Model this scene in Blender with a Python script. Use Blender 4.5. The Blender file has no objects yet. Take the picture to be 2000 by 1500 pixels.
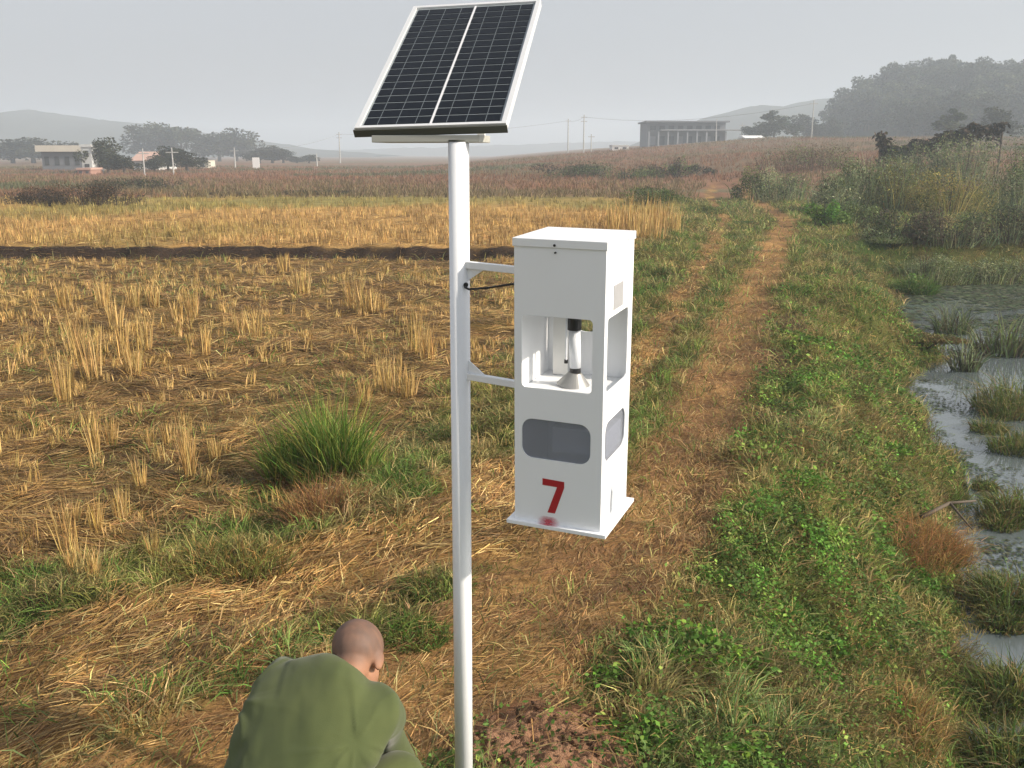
import bpy, bmesh, math, random
import numpy as np
from mathutils import Matrix, Vector

random.seed(7)
RNG = np.random.default_rng(11)
SC = bpy.context.scene
COL = SC.collection
PI = math.pi

# ------------------------------------------------------------------ camera, sky, sun, exposure
CAM_H = 2.2
FPX = 1850.0                       # focal length in pixels of a 2000 px wide frame
PITCH = math.atan(450.0 / FPX)     # horizon 450 px above the centre
cam_d = bpy.data.cameras.new('camera')
cam_d.sensor_width = 36.0
cam_d.lens = FPX / 2000.0 * 36.0
cam_d.clip_start = 0.05
cam_d.clip_end = 6000.0
cam = bpy.data.objects.new('camera', cam_d)
COL.objects.link(cam)
cam.location = (0, 0, CAM_H)
cam.rotation_euler = (PI / 2 - PITCH, 0, 0)
SC.camera = cam

SUN_EL, SUN_AZ = math.radians(29), math.radians(-17)     # azimuth from +X
world = bpy.data.worlds.new('World')
SC.world = world
world.use_nodes = True
wn, wl = world.node_tree.nodes, world.node_tree.links
wn.clear()
sky = wn.new('ShaderNodeTexSky')
sky.sky_type = 'NISHITA'
sky.sun_disc = False
sky.sun_elevation = SUN_EL
sky.sun_rotation = PI / 2 - SUN_AZ
sky.dust_density = 6.0
sky.air_density = 1.0
sky.ozone_density = 1.0
hs = wn.new('ShaderNodeHueSaturation')
hs.inputs['Saturation'].default_value = 0.45
veil = wn.new('ShaderNodeMixRGB')            # thin even overcast: whitens the clear-sky blue all over
veil.inputs['Fac'].default_value = 0.55
veil.inputs[2].default_value = (4.0, 4.16, 4.47, 1)
bg = wn.new('ShaderNodeBackground')
bg.inputs['Strength'].default_value = 0.125
wo = wn.new('ShaderNodeOutputWorld')
wl.new(sky.outputs[0], hs.inputs['Color'])
wl.new(hs.outputs[0], veil.inputs[1])
wl.new(veil.outputs[0], bg.inputs['Color'])
wl.new(bg.outputs[0], wo.inputs['Surface'])

sun_d = bpy.data.lights.new('sun', 'SUN')
sun_d.energy = 4.9
sun_d.angle = math.radians(1.5)
sun_d.color = (1.0, 0.885, 0.735)
sun = bpy.data.objects.new('sun', sun_d)
COL.objects.link(sun)
sun_dir = Vector((math.cos(SUN_EL) * math.cos(SUN_AZ), math.cos(SUN_EL) * math.sin(SUN_AZ), math.sin(SUN_EL)))
sun.rotation_euler = sun_dir.to_track_quat('Z', 'Y').to_euler()
sun.location = (20, -10, 30)

SC.view_settings.view_transform = 'Standard'
SC.view_settings.look = 'None'
SC.view_settings.gamma = 1.0
SC.view_settings.exposure = 0.42
SC.view_settings.use_curve_mapping = False
try:
    SC.cycles.volume_bounces = 2
    SC.cycles.max_bounces = 8
    SC.cycles.transparent_max_bounces = 12
except Exception:
    pass

# ------------------------------------------------------------------ small helpers
CS, SN = math.cos(PITCH), math.sin(PITCH)


def at_depth(px, py, z):
    u, v = (px - 1000) / FPX, (py - 750) / FPX
    return Vector((u * z, z * (CS - v * SN), CAM_H - z * (SN + v * CS)))


def on_ground(px, py, zg=0.0):
    v = (py - 750) / FPX
    return at_depth(px, py, (CAM_H - zg) / (SN + v * CS))


def at_y(px, py, Y):
    v = (py - 750) / FPX
    return at_depth(px, py, Y / (CS - v * SN))


def tag(o, label=None, cat=None, group=None, kind=None):
    if label: o['label'] = label
    if cat: o['category'] = cat
    if group: o['group'] = group
    if kind: o['kind'] = kind
    return o


def wmat(o):
    m = o.matrix_basis.copy()
    if o.parent:
        m = wmat(o.parent) @ o.matrix_parent_inverse @ m
    return m


def link(name, me, parent=None, mat=None, keep_world=True):
    o = bpy.data.objects.new(name, me)
    COL.objects.link(o)
    if mat is not None and me is not None and hasattr(me, 'materials') and len(me.materials) == 0:
        me.materials.append(mat)
    if parent is not None:
        o.parent = parent
        if keep_world:
            o.matrix_parent_inverse = wmat(parent).inverted()
    return o


def empty(name, loc=(0, 0, 0), rz=0.0):
    o = bpy.data.objects.new(name, None)
    COL.objects.link(o)
    o.location = loc
    o.rotation_euler = (0, 0, rz)
    o.empty_display_size = 0.1
    return o


def dup(root, loc, rz, scale=None, name=None):
    r = root.copy()
    COL.objects.link(r)
    r.location = loc
    r.rotation_euler = (0, 0, rz)
    if scale: r.scale = scale
    for ch in list(root.children):
        c = ch.copy()
        COL.objects.link(c)
        c.parent = r
        for g in list(ch.children):
            d = g.copy()
            COL.objects.link(d)
            d.parent = c
    return r


def mesh_np(name, verts, faces=None, loops=None, starts=None, col=None, smooth=False):
    """verts (N,3); faces list, or flat loops + starts arrays; col (N,3) per-vertex colour"""
    me = bpy.data.meshes.new(name)
    verts = np.asarray(verts, np.float32)
    if faces is not None:
        me.from_pydata([tuple(v) for v in verts.tolist()], [], faces)
    else:
        loops = np.asarray(loops, np.int32)
        starts = np.asarray(starts, np.int32)
        me.vertices.add(len(verts))
        me.vertices.foreach_set('co', verts.ravel())
        me.loops.add(len(loops))
        me.loops.foreach_set('vertex_index', loops)
        me.polygons.add(len(starts))
        me.polygons.foreach_set('loop_start', starts)
    if col is not None:
        ca = me.color_attributes.new('Col', 'FLOAT_COLOR', 'POINT')
        c4 = np.ones((len(verts), 4), np.float32)
        c4[:, :3] = col
        ca.data.foreach_set('color', c4.ravel())
    me.update(calc_edges=True)
    me.validate()
    if smooth:
        me.polygons.foreach_set('use_smooth', np.ones(len(me.polygons), bool))
    return me


def bm_mesh(name, bm, smooth=False):
    me = bpy.data.meshes.new(name)
    bmesh.ops.recalc_face_normals(bm, faces=bm.faces[:])
    bm.to_mesh(me)
    bm.free()
    if smooth:
        me.polygons.foreach_set('use_smooth', np.ones(len(me.polygons), bool))
    return me


def add_box(bm, c, s, M=None, bevel=0.0):
    r = bmesh.ops.create_cube(bm, size=1.0)
    vs = r['verts']
    bmesh.ops.scale(bm, vec=s, verts=vs)
    bmesh.ops.translate(bm, vec=c, verts=vs)
    if bevel > 0:
        es = list({e for v in vs for e in v.link_edges})
        rb = bmesh.ops.bevel(bm, geom=es, offset=bevel, segments=2, affect='EDGES', profile=0.5)
        vs = [v for v in rb['verts']] + [v for v in vs if v.is_valid]
        vs = list({v for v in vs if v.is_valid})
    if M is not None:
        bmesh.ops.transform(bm, matrix=M, verts=vs)
    return vs


def add_tube(bm, p0, p1, r0, r1=None, n=12, caps=True):
    p0, p1 = Vector(p0), Vector(p1)
    r1 = r0 if r1 is None else r1
    d = p1 - p0
    L = d.length
    r = bmesh.ops.create_cone(bm, cap_ends=caps, cap_tris=False, segments=n, radius1=r0, radius2=r1, depth=L)
    M = Matrix.Translation((p0 + p1) / 2) @ d.to_track_quat('Z', 'Y').to_matrix().to_4x4()
    bmesh.ops.transform(bm, matrix=M, verts=r['verts'])
    return r['verts']


def add_path(bm, pts, rad, n=8):
    for a, b, ra, rb in zip(pts[:-1], pts[1:], rad[:-1], rad[1:]):
        add_tube(bm, a, b, ra, rb, n)


def hash2(ix, iy, seed):
    h = (ix.astype(np.int64) * 374761393 + iy.astype(np.int64) * 668265263 + seed * 1442695041) & 0x7fffffff
    h = ((h ^ (h >> 13)) * 1274126177) & 0x7fffffff
    h = (h ^ (h >> 16)) & 0xffff
    return h / 65535.0


def vn(x, y, seed=0):
    x = np.asarray(x, float); y = np.asarray(y, float)
    ix, iy = np.floor(x), np.floor(y)
    fx, fy = x - ix, y - iy
    fx = fx * fx * (3 - 2 * fx); fy = fy * fy * (3 - 2 * fy)
    a = hash2(ix, iy, seed); b = hash2(ix + 1, iy, seed)
    c = hash2(ix, iy + 1, seed); d = hash2(ix + 1, iy + 1, seed)
    return (a * (1 - fx) + b * fx) * (1 - fy) + (c * (1 - fx) + d * fx) * fy


def fbm(x, y, seed=0, oct=4):
    s, amp, tot = 0.0, 1.0, 0.0
    for k in range(oct):
        s = s + amp * vn(np.asarray(x) * 2 ** k + 17.3 * k, np.asarray(y) * 2 ** k - 9.1 * k, seed + k)
        tot += amp
        amp *= 0.5
    return s / tot


def sstep(a, b, x):
    t = np.clip((np.asarray(x, float) - a) / (b - a), 0, 1)
    return t * t * (3 - 2 * t)


# ------------------------------------------------------------------ materials
def new_mat(name):
    m = bpy.data.materials.new(name)
    m.use_nodes = True
    n, l = m.node_tree.nodes, m.node_tree.links
    p = n['Principled BSDF']
    return m, n, l, p


def paint(name, c, rough=0.4, dirt=0.06, metal=0.0, scale=6.0, spec=0.5, bump=0.0):
    m, n, l, p = new_mat(name)
    tc = n.new('ShaderNodeTexCoord')
    no = n.new('ShaderNodeTexNoise')
    no.inputs['Scale'].default_value = scale
    no.inputs['Detail'].default_value = 6
    no.inputs['Roughness'].default_value = 0.65
    l.new(tc.outputs['Object'], no.inputs['Vector'])
    mx = n.new('ShaderNodeMixRGB')
    mx.inputs[1].default_value = (*[max(0, v * (1 - dirt * 2.2)) for v in c], 1)
    mx.inputs[2].default_value = (*[min(1, v * (1 + dirt * 0.8)) for v in c], 1)
    l.new(no.outputs['Fac'], mx.inputs['Fac'])
    l.new(mx.outputs[0], p.inputs['Base Color'])
    mr = n.new('ShaderNodeMapRange')
    mr.inputs['To Min'].default_value = max(0.02, rough - 0.08)
    mr.inputs['To Max'].default_value = min(1, rough + 0.12)
    l.new(no.outputs['Fac'], mr.inputs['Value'])
    l.new(mr.outputs[0], p.inputs['Roughness'])
    p.inputs['Metallic'].default_value = metal
    p.inputs['Specular IOR Level'].default_value = spec
    if bump > 0:
        b = n.new('ShaderNodeBump')
        b.inputs['Strength'].default_value = bump
        b.inputs['Distance'].default_value = 0.01
        n2 = n.new('ShaderNodeTexNoise')
        n2.inputs['Scale'].default_value = scale * 12
        n2.inputs['Detail'].default_value = 4
        l.new(tc.outputs['Object'], n2.inputs['Vector'])
        l.new(n2.outputs['Fac'], b.inputs['Height'])
        l.new(b.outputs[0], p.inputs['Normal'])
    return m


def leaf_mat(name, trans=0.3, rough=0.7):
    m, n, l, p = new_mat(name)
    at = n.new('ShaderNodeAttribute')
    at.attribute_name = 'Col'
    l.new(at.outputs['Color'], p.inputs['Base Color'])
    p.inputs['Roughness'].default_value = rough
    p.inputs['Specular IOR Level'].default_value = 0.25
    tr = n.new('ShaderNodeBsdfTranslucent')
    l.new(at.outputs['Color'], tr.inputs['Color'])
    mx = n.new('ShaderNodeMixShader')
    mx.inputs[0].default_value = trans
    l.new(p.outputs[0], mx.inputs[1])
    l.new(tr.outputs[0], mx.inputs[2])
    l.new(mx.outputs[0], n['Material Output'].inputs['Surface'])
    return m


M_LEAF = leaf_mat('leaf', 0.3)
M_STRAW = leaf_mat('straw', 0.15, 0.6)
M_WHITE = paint('white_powder_coat', (0.85, 0.87, 0.895), 0.32, 0.02, scale=3, bump=0.02)
M_WHITE_IN = paint('white_inside', (0.74, 0.74, 0.72), 0.5, 0.05, scale=9)
M_ALU = paint('aluminium_frame', (0.78, 0.79, 0.80), 0.38, 0.04, 0.35)
M_ALU_SHADE = paint('aluminium_shade', (0.075, 0.08, 0.068), 0.5, 0.05, 0.0, spec=.3)  # dark copy of the frame aluminium, shade painted into the colour
M_BACKSHEET = paint('backsheet', (0.30, 0.34, 0.36), 0.35, 0.03)
M_BLACK = paint('black_plastic', (0.012, 0.012, 0.013), 0.4, 0.1)
M_RED = paint('red_paint', (0.42, 0.012, 0.02), 0.45, 0.12, scale=40)
M_LABEL = paint('label_foil', (0.36, 0.36, 0.37), 0.5, 0.1, scale=60)
M_GREY = paint('grey_tray', (0.72, 0.74, 0.78), 0.5, 0.08)
M_TUBE = paint('lamp_tube', (0.72, 0.75, 0.80), 0.12, 0.05, spec=0.7)
M_FUNNEL = paint('funnel_metal', (0.33, 0.33, 0.32), 0.35, 0.08, 0.4)


def cell_mat():
    m, n, l, p = new_mat('solar_cell')
    tc = n.new('ShaderNodeTexCoord')
    no = n.new('ShaderNodeTexNoise')
    no.inputs['Scale'].default_value = 5
    l.new(tc.outputs['Object'], no.inputs['Vector'])
    cr = n.new('ShaderNodeValToRGB')
    cr.color_ramp.elements[0].color = (0.003, 0.006, 0.009, 1)
    cr.color_ramp.elements[1].color = (0.007, 0.009, 0.016, 1)
    l.new(no.outputs['Fac'], cr.inputs['Fac'])
    l.new(cr.outputs[0], p.inputs['Base Color'])
    p.inputs['Roughness'].default_value = 0.16
    p.inputs['Specular IOR Level'].default_value = 0.12
    return m


M_CELL = cell_mat()


def tint_mat():
    m, n, l, p = new_mat('tinted_pane')
    tr = n.new('ShaderNodeBsdfTransparent')
    tr.inputs['Color'].default_value = (0.86, 0.87, 0.92, 1)
    p.inputs['Base Color'].default_value = (0.36, 0.385, 0.43, 1)
    p.inputs['Roughness'].default_value = 0.12
    mx = n.new('ShaderNodeMixShader')
    mx.inputs[0].default_value = 0.42
    l.new(tr.outputs[0], mx.inputs[1])
    l.new(p.outputs[0], mx.inputs[2])
    l.new(mx.outputs[0], n['Material Output'].inputs['Surface'])
    return m


M_TINT = tint_mat()


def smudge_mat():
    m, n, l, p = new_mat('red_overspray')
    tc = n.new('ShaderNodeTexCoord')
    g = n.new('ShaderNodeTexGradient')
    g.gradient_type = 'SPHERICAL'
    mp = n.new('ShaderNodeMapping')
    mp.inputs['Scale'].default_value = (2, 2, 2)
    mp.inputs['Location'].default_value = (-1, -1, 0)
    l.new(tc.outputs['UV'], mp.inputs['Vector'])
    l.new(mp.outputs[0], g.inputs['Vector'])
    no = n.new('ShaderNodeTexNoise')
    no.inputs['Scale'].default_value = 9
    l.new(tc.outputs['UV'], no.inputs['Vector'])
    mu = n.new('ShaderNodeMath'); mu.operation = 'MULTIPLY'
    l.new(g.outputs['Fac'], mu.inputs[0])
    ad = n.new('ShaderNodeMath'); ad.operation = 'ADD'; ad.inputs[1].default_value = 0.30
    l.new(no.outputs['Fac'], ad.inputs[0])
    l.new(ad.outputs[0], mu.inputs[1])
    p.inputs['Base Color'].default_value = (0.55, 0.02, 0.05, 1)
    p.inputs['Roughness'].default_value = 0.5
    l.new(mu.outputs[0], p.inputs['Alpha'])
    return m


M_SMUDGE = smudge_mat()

# ------------------------------------------------------------------ lie of the land
WATER_Z = -0.9
LR = np.array([(-12, -6.0), (-6.5, -1.0), (-4.0, 1.4), (-1.96, 3.63), (-0.31, 5.4), (0.55, 7.4), (1.46, 10.2), (3.0, 16), (7.2, 32.3), (10.6, 52), (18, 84), (26, 120)])
RR = np.array([(-12, -9.0), (-5.5, -2.5), (-2.2, 1.2), (-0.9, 3.0), (0.12, 4.26), (1.0, 5.8), (1.7, 8.1), (3.2, 13), (9.3, 32.3), (12.6, 52), (20, 84), (28, 120)])
WE = np.array([(1.2, -10), (1.5, 0), (2.0, 3.0), (2.4, 4.3), (2.92, 5.3), (3.75, 7.0), (4.55, 9.0), (5.3, 12.2), (5.9, 13.4), (6.8, 14.3), (7.15, 15.2), (6.9, 16.4), (7.5, 18.2), (9.4, 22.4), (12, 23.2), (75, 31)])


def lx(P, Y):
    return np.interp(Y, P[:, 1], P[:, 0])


def water_dist(X, Y):
    """metres to the left of the waterline (positive on land)"""
    e = lx(WE, Y)
    g = (lx(WE, Y + 0.5) - lx(WE, Y - 0.5))
    d = (e - X) / np.sqrt(1 + g * g)
    return d + 0.35 * (fbm(X * 0.9, Y * 0.9, 5, 3) - 0.5) * sstep(2, 6, Y)


def rut_d(P, X, Y):
    g = (lx(P, Y + 0.4) - lx(P, Y - 0.4)) / 0.8
    return (X - lx(P, Y)) / np.sqrt(1 + g * g)


RIDGE_Y = 21.6


def height(X, Y):
    X = np.asarray(X, float); Y = np.asarray(Y, float)
    z = np.zeros_like(X)
    l = rut_d(LR, X, Y)
    field = sstep(-0.55, -1.35, l)
    z = z - 0.13 * field * sstep(60, 40, Y)
    ridge = RIDGE_Y + 0.5 * (fbm(X * 0.35, Y * 0 + 3, 21, 3) - 0.5) + .22 * (fbm(X * 2.6, Y * 0 + 7, 22, 3) - .5)
    z = z + 0.24 * field * sstep(ridge - 0.05, ridge + 0.10, Y) * sstep(60, 40, Y)
    # wheel ruts
    r = rut_d(RR, X, Y)
    z = z - 0.035 * np.exp(-(l / 0.28) ** 2) * sstep(70, 40, Y) - 0.035 * np.exp(-(r / 0.28) ** 2) * sstep(70, 40, Y)
    # the pond side
    d = water_dist(X, Y)
    slope = sstep(1.5, -0.05, d)
    near = sstep(60, 46, Y)
    z = z - (0.92 * slope + 0.8 * sstep(0.0, -1.5, d)) * near
    bumps = (fbm(X * 1.3, Y * 1.3, 9, 3) - 0.5) * 0.17 + (fbm(X * 5, Y * 5, 15, 2) - 0.5) * 0.08
    z = z + bumps * sstep(-0.2, 0.4, d) * (1 - 0.6 * np.exp(-(r / 0.4) ** 2))
    # far land rises to the right
    rise = np.clip(1.25 + 0.082 * X, 0, 4.7) * sstep(42, 165, Y)
    z = z + rise * (X > -60)
    right = sstep(13, 26, X) * sstep(40, 56, Y) * sstep(130, 75, Y)
    z = z + 0.9 * right
    # soil dug out beside the pole
    e = ((X - 0.16) / 0.36) ** 2 + ((Y - 3.12) / 0.30) ** 2
    lump = fbm(X * 9, Y * 9, 44, 3)
    z = z + np.exp(-e) * (0.01 + 0.05 * lump)
    return z


# ------------------------------------------------------------------ ground colours
def mixc(a, b, t):
    t = np.asarray(t)[..., None]
    return np.asarray(a) * (1 - t) + np.asarray(b) * t


STRAW = np.array((0.375, 0.228, 0.078))
STRAW_PALE = np.array((0.53, 0.375, 0.155))
STRAW_BROWN = np.array((0.205, 0.115, 0.045))
BANK_DRY = np.array((0.27, 0.20, 0.085))
SOIL = np.array((0.085, 0.052, 0.030))
SOIL_RED = np.array((0.27, 0.140, 0.075))
G_OLIVE = np.array((0.155, 0.165, 0.042))
G_GREEN = np.array((0.105, 0.165, 0.034))
G_BRIGHT = np.array((0.10, 0.22, 0.030))
G_BLUE = np.array((0.120, 0.150, 0.070))
RED_FIELD = np.array((0.20, 0.105, 0.060))


def zone(X, Y):
    """share of: track straw, bank grass, stubble field near, far golden field, red field"""
    l = rut_d(LR, X, Y); r = rut_d(RR, X, Y)
    n1 = fbm(X * 1.7, Y * 1.7, 31, 3) - 0.5
    wl_ = 0.20 + 0.34 * sstep(9, 5, Y) + 0.55 * n1
    wr_ = 0.38 + 0.14 * sstep(8, 4, Y) + 0.45 * n1
    track = np.maximum(sstep(wl_ + .15, wl_ - .15, np.abs(l)), sstep(wr_ + .15, wr_ - .15, np.abs(r)))
    verge = sstep(-2.0 + 1.1 * n1, -1.2 + 1.1 * n1, l)
    field = 1 - verge
    return track, verge, field, l, r


def ground_col(X, Y):
    track, verge, field, l, r = zone(X, Y)
    n = fbm(X * 2.1, Y * 2.1, 3, 4)
    n2 = fbm(X * 0.6, Y * 0.6, 8, 3)
    nf = fbm(X * 9, Y * 9, 12, 3)
    grass = mixc(G_OLIVE * 0.5, G_GREEN * 0.45, sstep(.35, .65, n2))
    grass = mixc(grass, STRAW_BROWN, sstep(.5, .75, n) * .35)
    trk = mixc(STRAW_BROWN, STRAW, sstep(.3, .7, n))
    trk = mixc(trk, SOIL_RED * 0.8, np.clip(sstep(.5, .8, nf) * .5 + .22 * (np.abs(r) < np.abs(l)), 0, .75))
    fld = mixc(np.array((.13, .085, .036)), STRAW * 0.62, sstep(.3, .7, n))
    fld = mixc(fld, SOIL, sstep(.46, .62, nf) * .8)
    fld = mixc(fld, G_OLIVE * 0.8, sstep(.55, .7, n2) * .35)
    far = sstep(RIDGE_Y, RIDGE_Y + .3, Y)
    gold = mixc(STRAW * 1.0, np.array((0.22, 0.19, 0.06)), sstep(.45, .65, fbm(X * .12, Y * .12, 77, 2)) * .7 + .25 * sstep(34, 42, Y))
    fld = mixc(fld, gold, far)
    c = mixc(fld, grass, verge)
    c = mixc(c, trk, track)
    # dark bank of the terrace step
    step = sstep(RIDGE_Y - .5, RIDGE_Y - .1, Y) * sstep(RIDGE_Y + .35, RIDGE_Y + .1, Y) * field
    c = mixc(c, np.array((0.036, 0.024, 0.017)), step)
    # red brown far fields
    red = sstep(46, 52, Y + 4 * (fbm(X * .1, Y * .1, 55, 2) - .5))
    rc = mixc(RED_FIELD, np.array((0.15, 0.10, 0.055)), sstep(.4, .6, fbm(X * .05, Y * .09, 61, 3)))
    rc = mixc(rc, np.array((0.14, 0.12, 0.07)), sstep(.55, .7, fbm(X * .03 + 9, Y * .2, 71, 3)))
    c = mixc(c, rc, red * (1 - track * sstep(72, 52, Y)))
    d = water_dist(X, Y)
    mud = sstep(0.25, -0.05, d) * sstep(60, 46, Y)
    c = mixc(c, np.array((0.035, 0.028, 0.018)), mud)
    e = ((X - 0.16) / 0.40) ** 2 + ((Y - 3.12) / 0.34) ** 2
    c = mixc(c, mixc(SOIL_RED, SOIL_RED * 0.55, nf), sstep(1.6, .8, e))
    # wet dark earth beside the right rut
    c = mixc(c, SOIL, np.clip(dark_earth(X, Y) * 1.2, 0, .9))
    return c


def dark_earth(X, Y):
    r = rut_d(RR, X, Y)
    return np.exp(-((r - 0.62) / 0.30) ** 2) * sstep(6.5, 8, Y) * sstep(17, 13.5, Y) * sstep(.42, .58, fbm(X * 1.1, Y * 1.1, 33, 3))


def axis(segs):
    out = []
    for a, b, st in segs:
        out.append(np.arange(a, b, st))
    return np.concatenate(out)


def geo(a, b, first, k):
    out, x, s = [], a, first
    while x < b:
        out.append(x)
        x += s
        s *= k
    out.append(b)
    return np.array(out)


ys = np.concatenate([-geo(0.5, 1500, 0.5, 1.35)[::-1], np.arange(0, 2.6, .2), np.arange(2.6, 8, .045), geo(8, 21.2, .05, 1.012), np.arange(21.2, 22.4, .05), geo(22.4, 1500, .15, 1.035)])
xp = np.concatenate([np.arange(0, 4, .06), geo(4, 9, .07, 1.02), geo(9, 60, .17, 1.03), geo(60.5, 1500, 1.5, 1.12)])
xs = np.concatenate([-xp[::-1], xp[1:]])
ys = np.unique(np.round(ys, 4)); xs = np.unique(np.round(xs, 4))
GX, GY = np.meshgrid(xs, ys)
GZ = height(GX, GY)
nx, ny = len(xs), len(ys)
idx = np.arange(nx * ny).reshape(ny, nx)
q = np.stack([idx[:-1, :-1], idx[:-1, 1:], idx[1:, 1:], idx[1:, :-1]], -1).reshape(-1, 4)
gv = np.stack([GX.ravel(), GY.ravel(), GZ.ravel()], 1)
gme = mesh_np('ground', gv, loops=q.ravel(), starts=np.arange(0, q.size, 4), col=ground_col(GX.ravel(), GY.ravel()), smooth=True)


def ground_mat():
    m, n, l, p = new_mat('ground')
    at = n.new('ShaderNodeAttribute'); at.attribute_name = 'Col'
    tc = n.new('ShaderNodeTexCoord')
    n1 = n.new('ShaderNodeTexNoise'); n1.inputs['Scale'].default_value = 22; n1.inputs['Detail'].default_value = 8; n1.inputs['Roughness'].default_value = .75
    n2 = n.new('ShaderNodeTexNoise'); n2.inputs['Scale'].default_value = 1.1; n2.inputs['Detail'].default_value = 6
    l.new(tc.outputs['Object'], n1.inputs['Vector']); l.new(tc.outputs['Object'], n2.inputs['Vector'])
    r1 = n.new('ShaderNodeMapRange'); r1.inputs['From Min'].default_value = .3; r1.inputs['From Max'].default_value = .7
    r1.inputs['To Min'].default_value = .45; r1.inputs['To Max'].default_value = 1.45
    l.new(n1.outputs['Fac'], r1.inputs['Value'])
    r2 = n.new('ShaderNodeMapRange'); r2.inputs['From Min'].default_value = .3; r2.inputs['From Max'].default_value = .7
    r2.inputs['To Min'].default_value = .75; r2.inputs['To Max'].default_value = 1.25
    l.new(n2.outputs['Fac'], r2.inputs['Value'])
    mu = n.new('ShaderNodeMath'); mu.operation = 'MULTIPLY'
    l.new(r1.outputs[0], mu.inputs[0]); l.new(r2.outputs[0], mu.inputs[1])
    vm = n.new('ShaderNodeVectorMath'); vm.operation = 'SCALE'
    l.new(at.outputs['Color'], vm.inputs[0]); l.new(mu.outputs[0], vm.inputs['Scale'])
    l.new(vm.outputs[0], p.inputs['Base Color'])
    p.inputs['Roughness'].default_value = .95
    p.inputs['Specular IOR Level'].default_value = .1
    b = n.new('ShaderNodeBump'); b.inputs['Strength'].default_value = .7; b.inputs['Distance'].default_value = .03
    l.new(n1.outputs['Fac'], b.inputs['Height']); l.new(b.outputs[0], p.inputs['Normal'])
    return m


tag(link('ground', gme, mat=ground_mat()), kind='structure')

# ------------------------------------------------------------------ pond
wy = np.arange(-10, 31.1, .5)
wv, wf = [], []
for k, y in enumerate(wy):
    x0 = float(lx(WE, y)) - 1.2
    wv += [(x0, y, WATER_Z), (75.0, y, WATER_Z)]
    if k: wf.append((2 * k - 2, 2 * k - 1, 2 * k + 1, 2 * k))


def water_mat():
    m, n, l, p = new_mat('pond_water')
    p.inputs['Base Color'].default_value = (0.095, 0.115, 0.120, 1)
    p.inputs['Roughness'].default_value = 0.06
    p.inputs['IOR'].default_value = 1.5
    p.inputs['Specular IOR Level'].default_value = 0.8
    tc = n.new('ShaderNodeTexCoord')
    no = n.new('ShaderNodeTexNoise'); no.inputs['Scale'].default_value = 3.0; no.inputs['Detail'].default_value = 3
    l.new(tc.outputs['Object'], no.inputs['Vector'])
    b = n.new('ShaderNodeBump'); b.inputs['Strength'].default_value = .12; b.inputs['Distance'].default_value = .02
    l.new(no.outputs['Fac'], b.inputs['Height']); l.new(b.outputs[0], p.inputs['Normal'])
    return m


tag(link('pond_water', mesh_np('pond_water', wv, wf), mat=water_mat()), kind='structure')


# ------------------------------------------------------------------ blades and leaves
def blades_arrays(pos, dirn, length, width, col, droop=0.0, yawside=None):
    """two-segment tapered blades: 5 verts, quad + tri"""
    N = len(pos)
    a = RNG.uniform(0, 2 * PI, N) if yawside is None else yawside
    side = np.stack([np.cos(a), np.sin(a), np.zeros(N)], 1)
    side = side - (side * dirn).sum(1, keepdims=True) * dirn
    side /= np.linalg.norm(side, axis=1, keepdims=True) + 1e-6
    L = length[:, None]; w = width[:, None] * .5
    mid = pos + dirn * L * .55
    tip = pos + dirn * L
    hd = dirn.copy(); hd[:, 2] = 0
    nrm = np.linalg.norm(hd, axis=1, keepdims=True) + 1e-6
    dr = (droop if np.ndim(droop) else np.full(N, droop))[:, None]
    tip = tip + hd / nrm * L * dr * .35 - np.array((0, 0, 1)) * L * dr * .4
    V = np.stack([pos - side * w, pos + side * w, mid + side * w * .75, mid - side * w * .75, tip], 1).reshape(-1, 3)
    base = (np.arange(N) * 5)[:, None]
    F = (base + np.array([0, 1, 2, 3, 3, 2, 4])).ravel()
    S = ((np.arange(N) * 7)[:, None] + np.array([0, 4])).ravel()
    C = np.repeat(col, 5, axis=0)
    return V, F, S, C


def quads_arrays(pos, t, length, width, col, nrm=None):
    """flat slips: 4 verts each, along t (unit)"""
    N = len(pos)
    if nrm is None:
        nrm = np.stack([RNG.normal(0, .35, N), RNG.normal(0, .35, N), np.ones(N)], 1)
    s = np.cross(t, nrm)
    s /= np.linalg.norm(s, axis=1, keepdims=True) + 1e-6
    a = pos - t * length[:, None] * .5; b = pos + t * length[:, None] * .5
    w = width[:, None] * .5
    V = np.stack([a - s * w * .6, a + s * w * .6, b + s * w, b - s * w], 1).reshape(-1, 3)
    F = np.arange(N * 4)
    S = np.arange(N) * 4
    return V, F, S, np.repeat(col, 4, axis=0)


def leaf_arrays(pos, size, col, up=0.5, asp=0.6):
    """diamond leaves with random tilt"""
    N = len(pos)
    n = RNG.normal(0, 1, (N, 3)); n[:, 2] = np.abs(n[:, 2]) + up
    n /= np.linalg.norm(n, axis=1, keepdims=True)
    t = RNG.normal(0, 1, (N, 3))
    t = t - (t * n).sum(1, keepdims=True) * n
    t /= np.linalg.norm(t, axis=1, keepdims=True) + 1e-6
    s = np.cross(n, t)
    h = size[:, None] * .5
    V = np.stack([pos - t * h, pos + s * h * asp, pos + t * h, pos - s * h * asp], 1).reshape(-1, 3)
    return V, np.arange(N * 4), np.arange(N) * 4, np.repeat(col, 4, axis=0)


def cat_arrays(parts):
    V, F, S, C = [], [], [], []
    vo = fo = 0
    for v, f, s, c in parts:
        V.append(v); F.append(f + vo); S.append(s + fo); C.append(c)
        vo += len(v); fo += len(f)
    return np.concatenate(V), np.concatenate(F), np.concatenate(S), np.concatenate(C)


def build(name, parts, mat, parent=None):
    V, F, S, C = cat_arrays(parts)
    return link(name, mesh_np(name, V, loops=F, starts=S, col=C), parent, mat)


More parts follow.
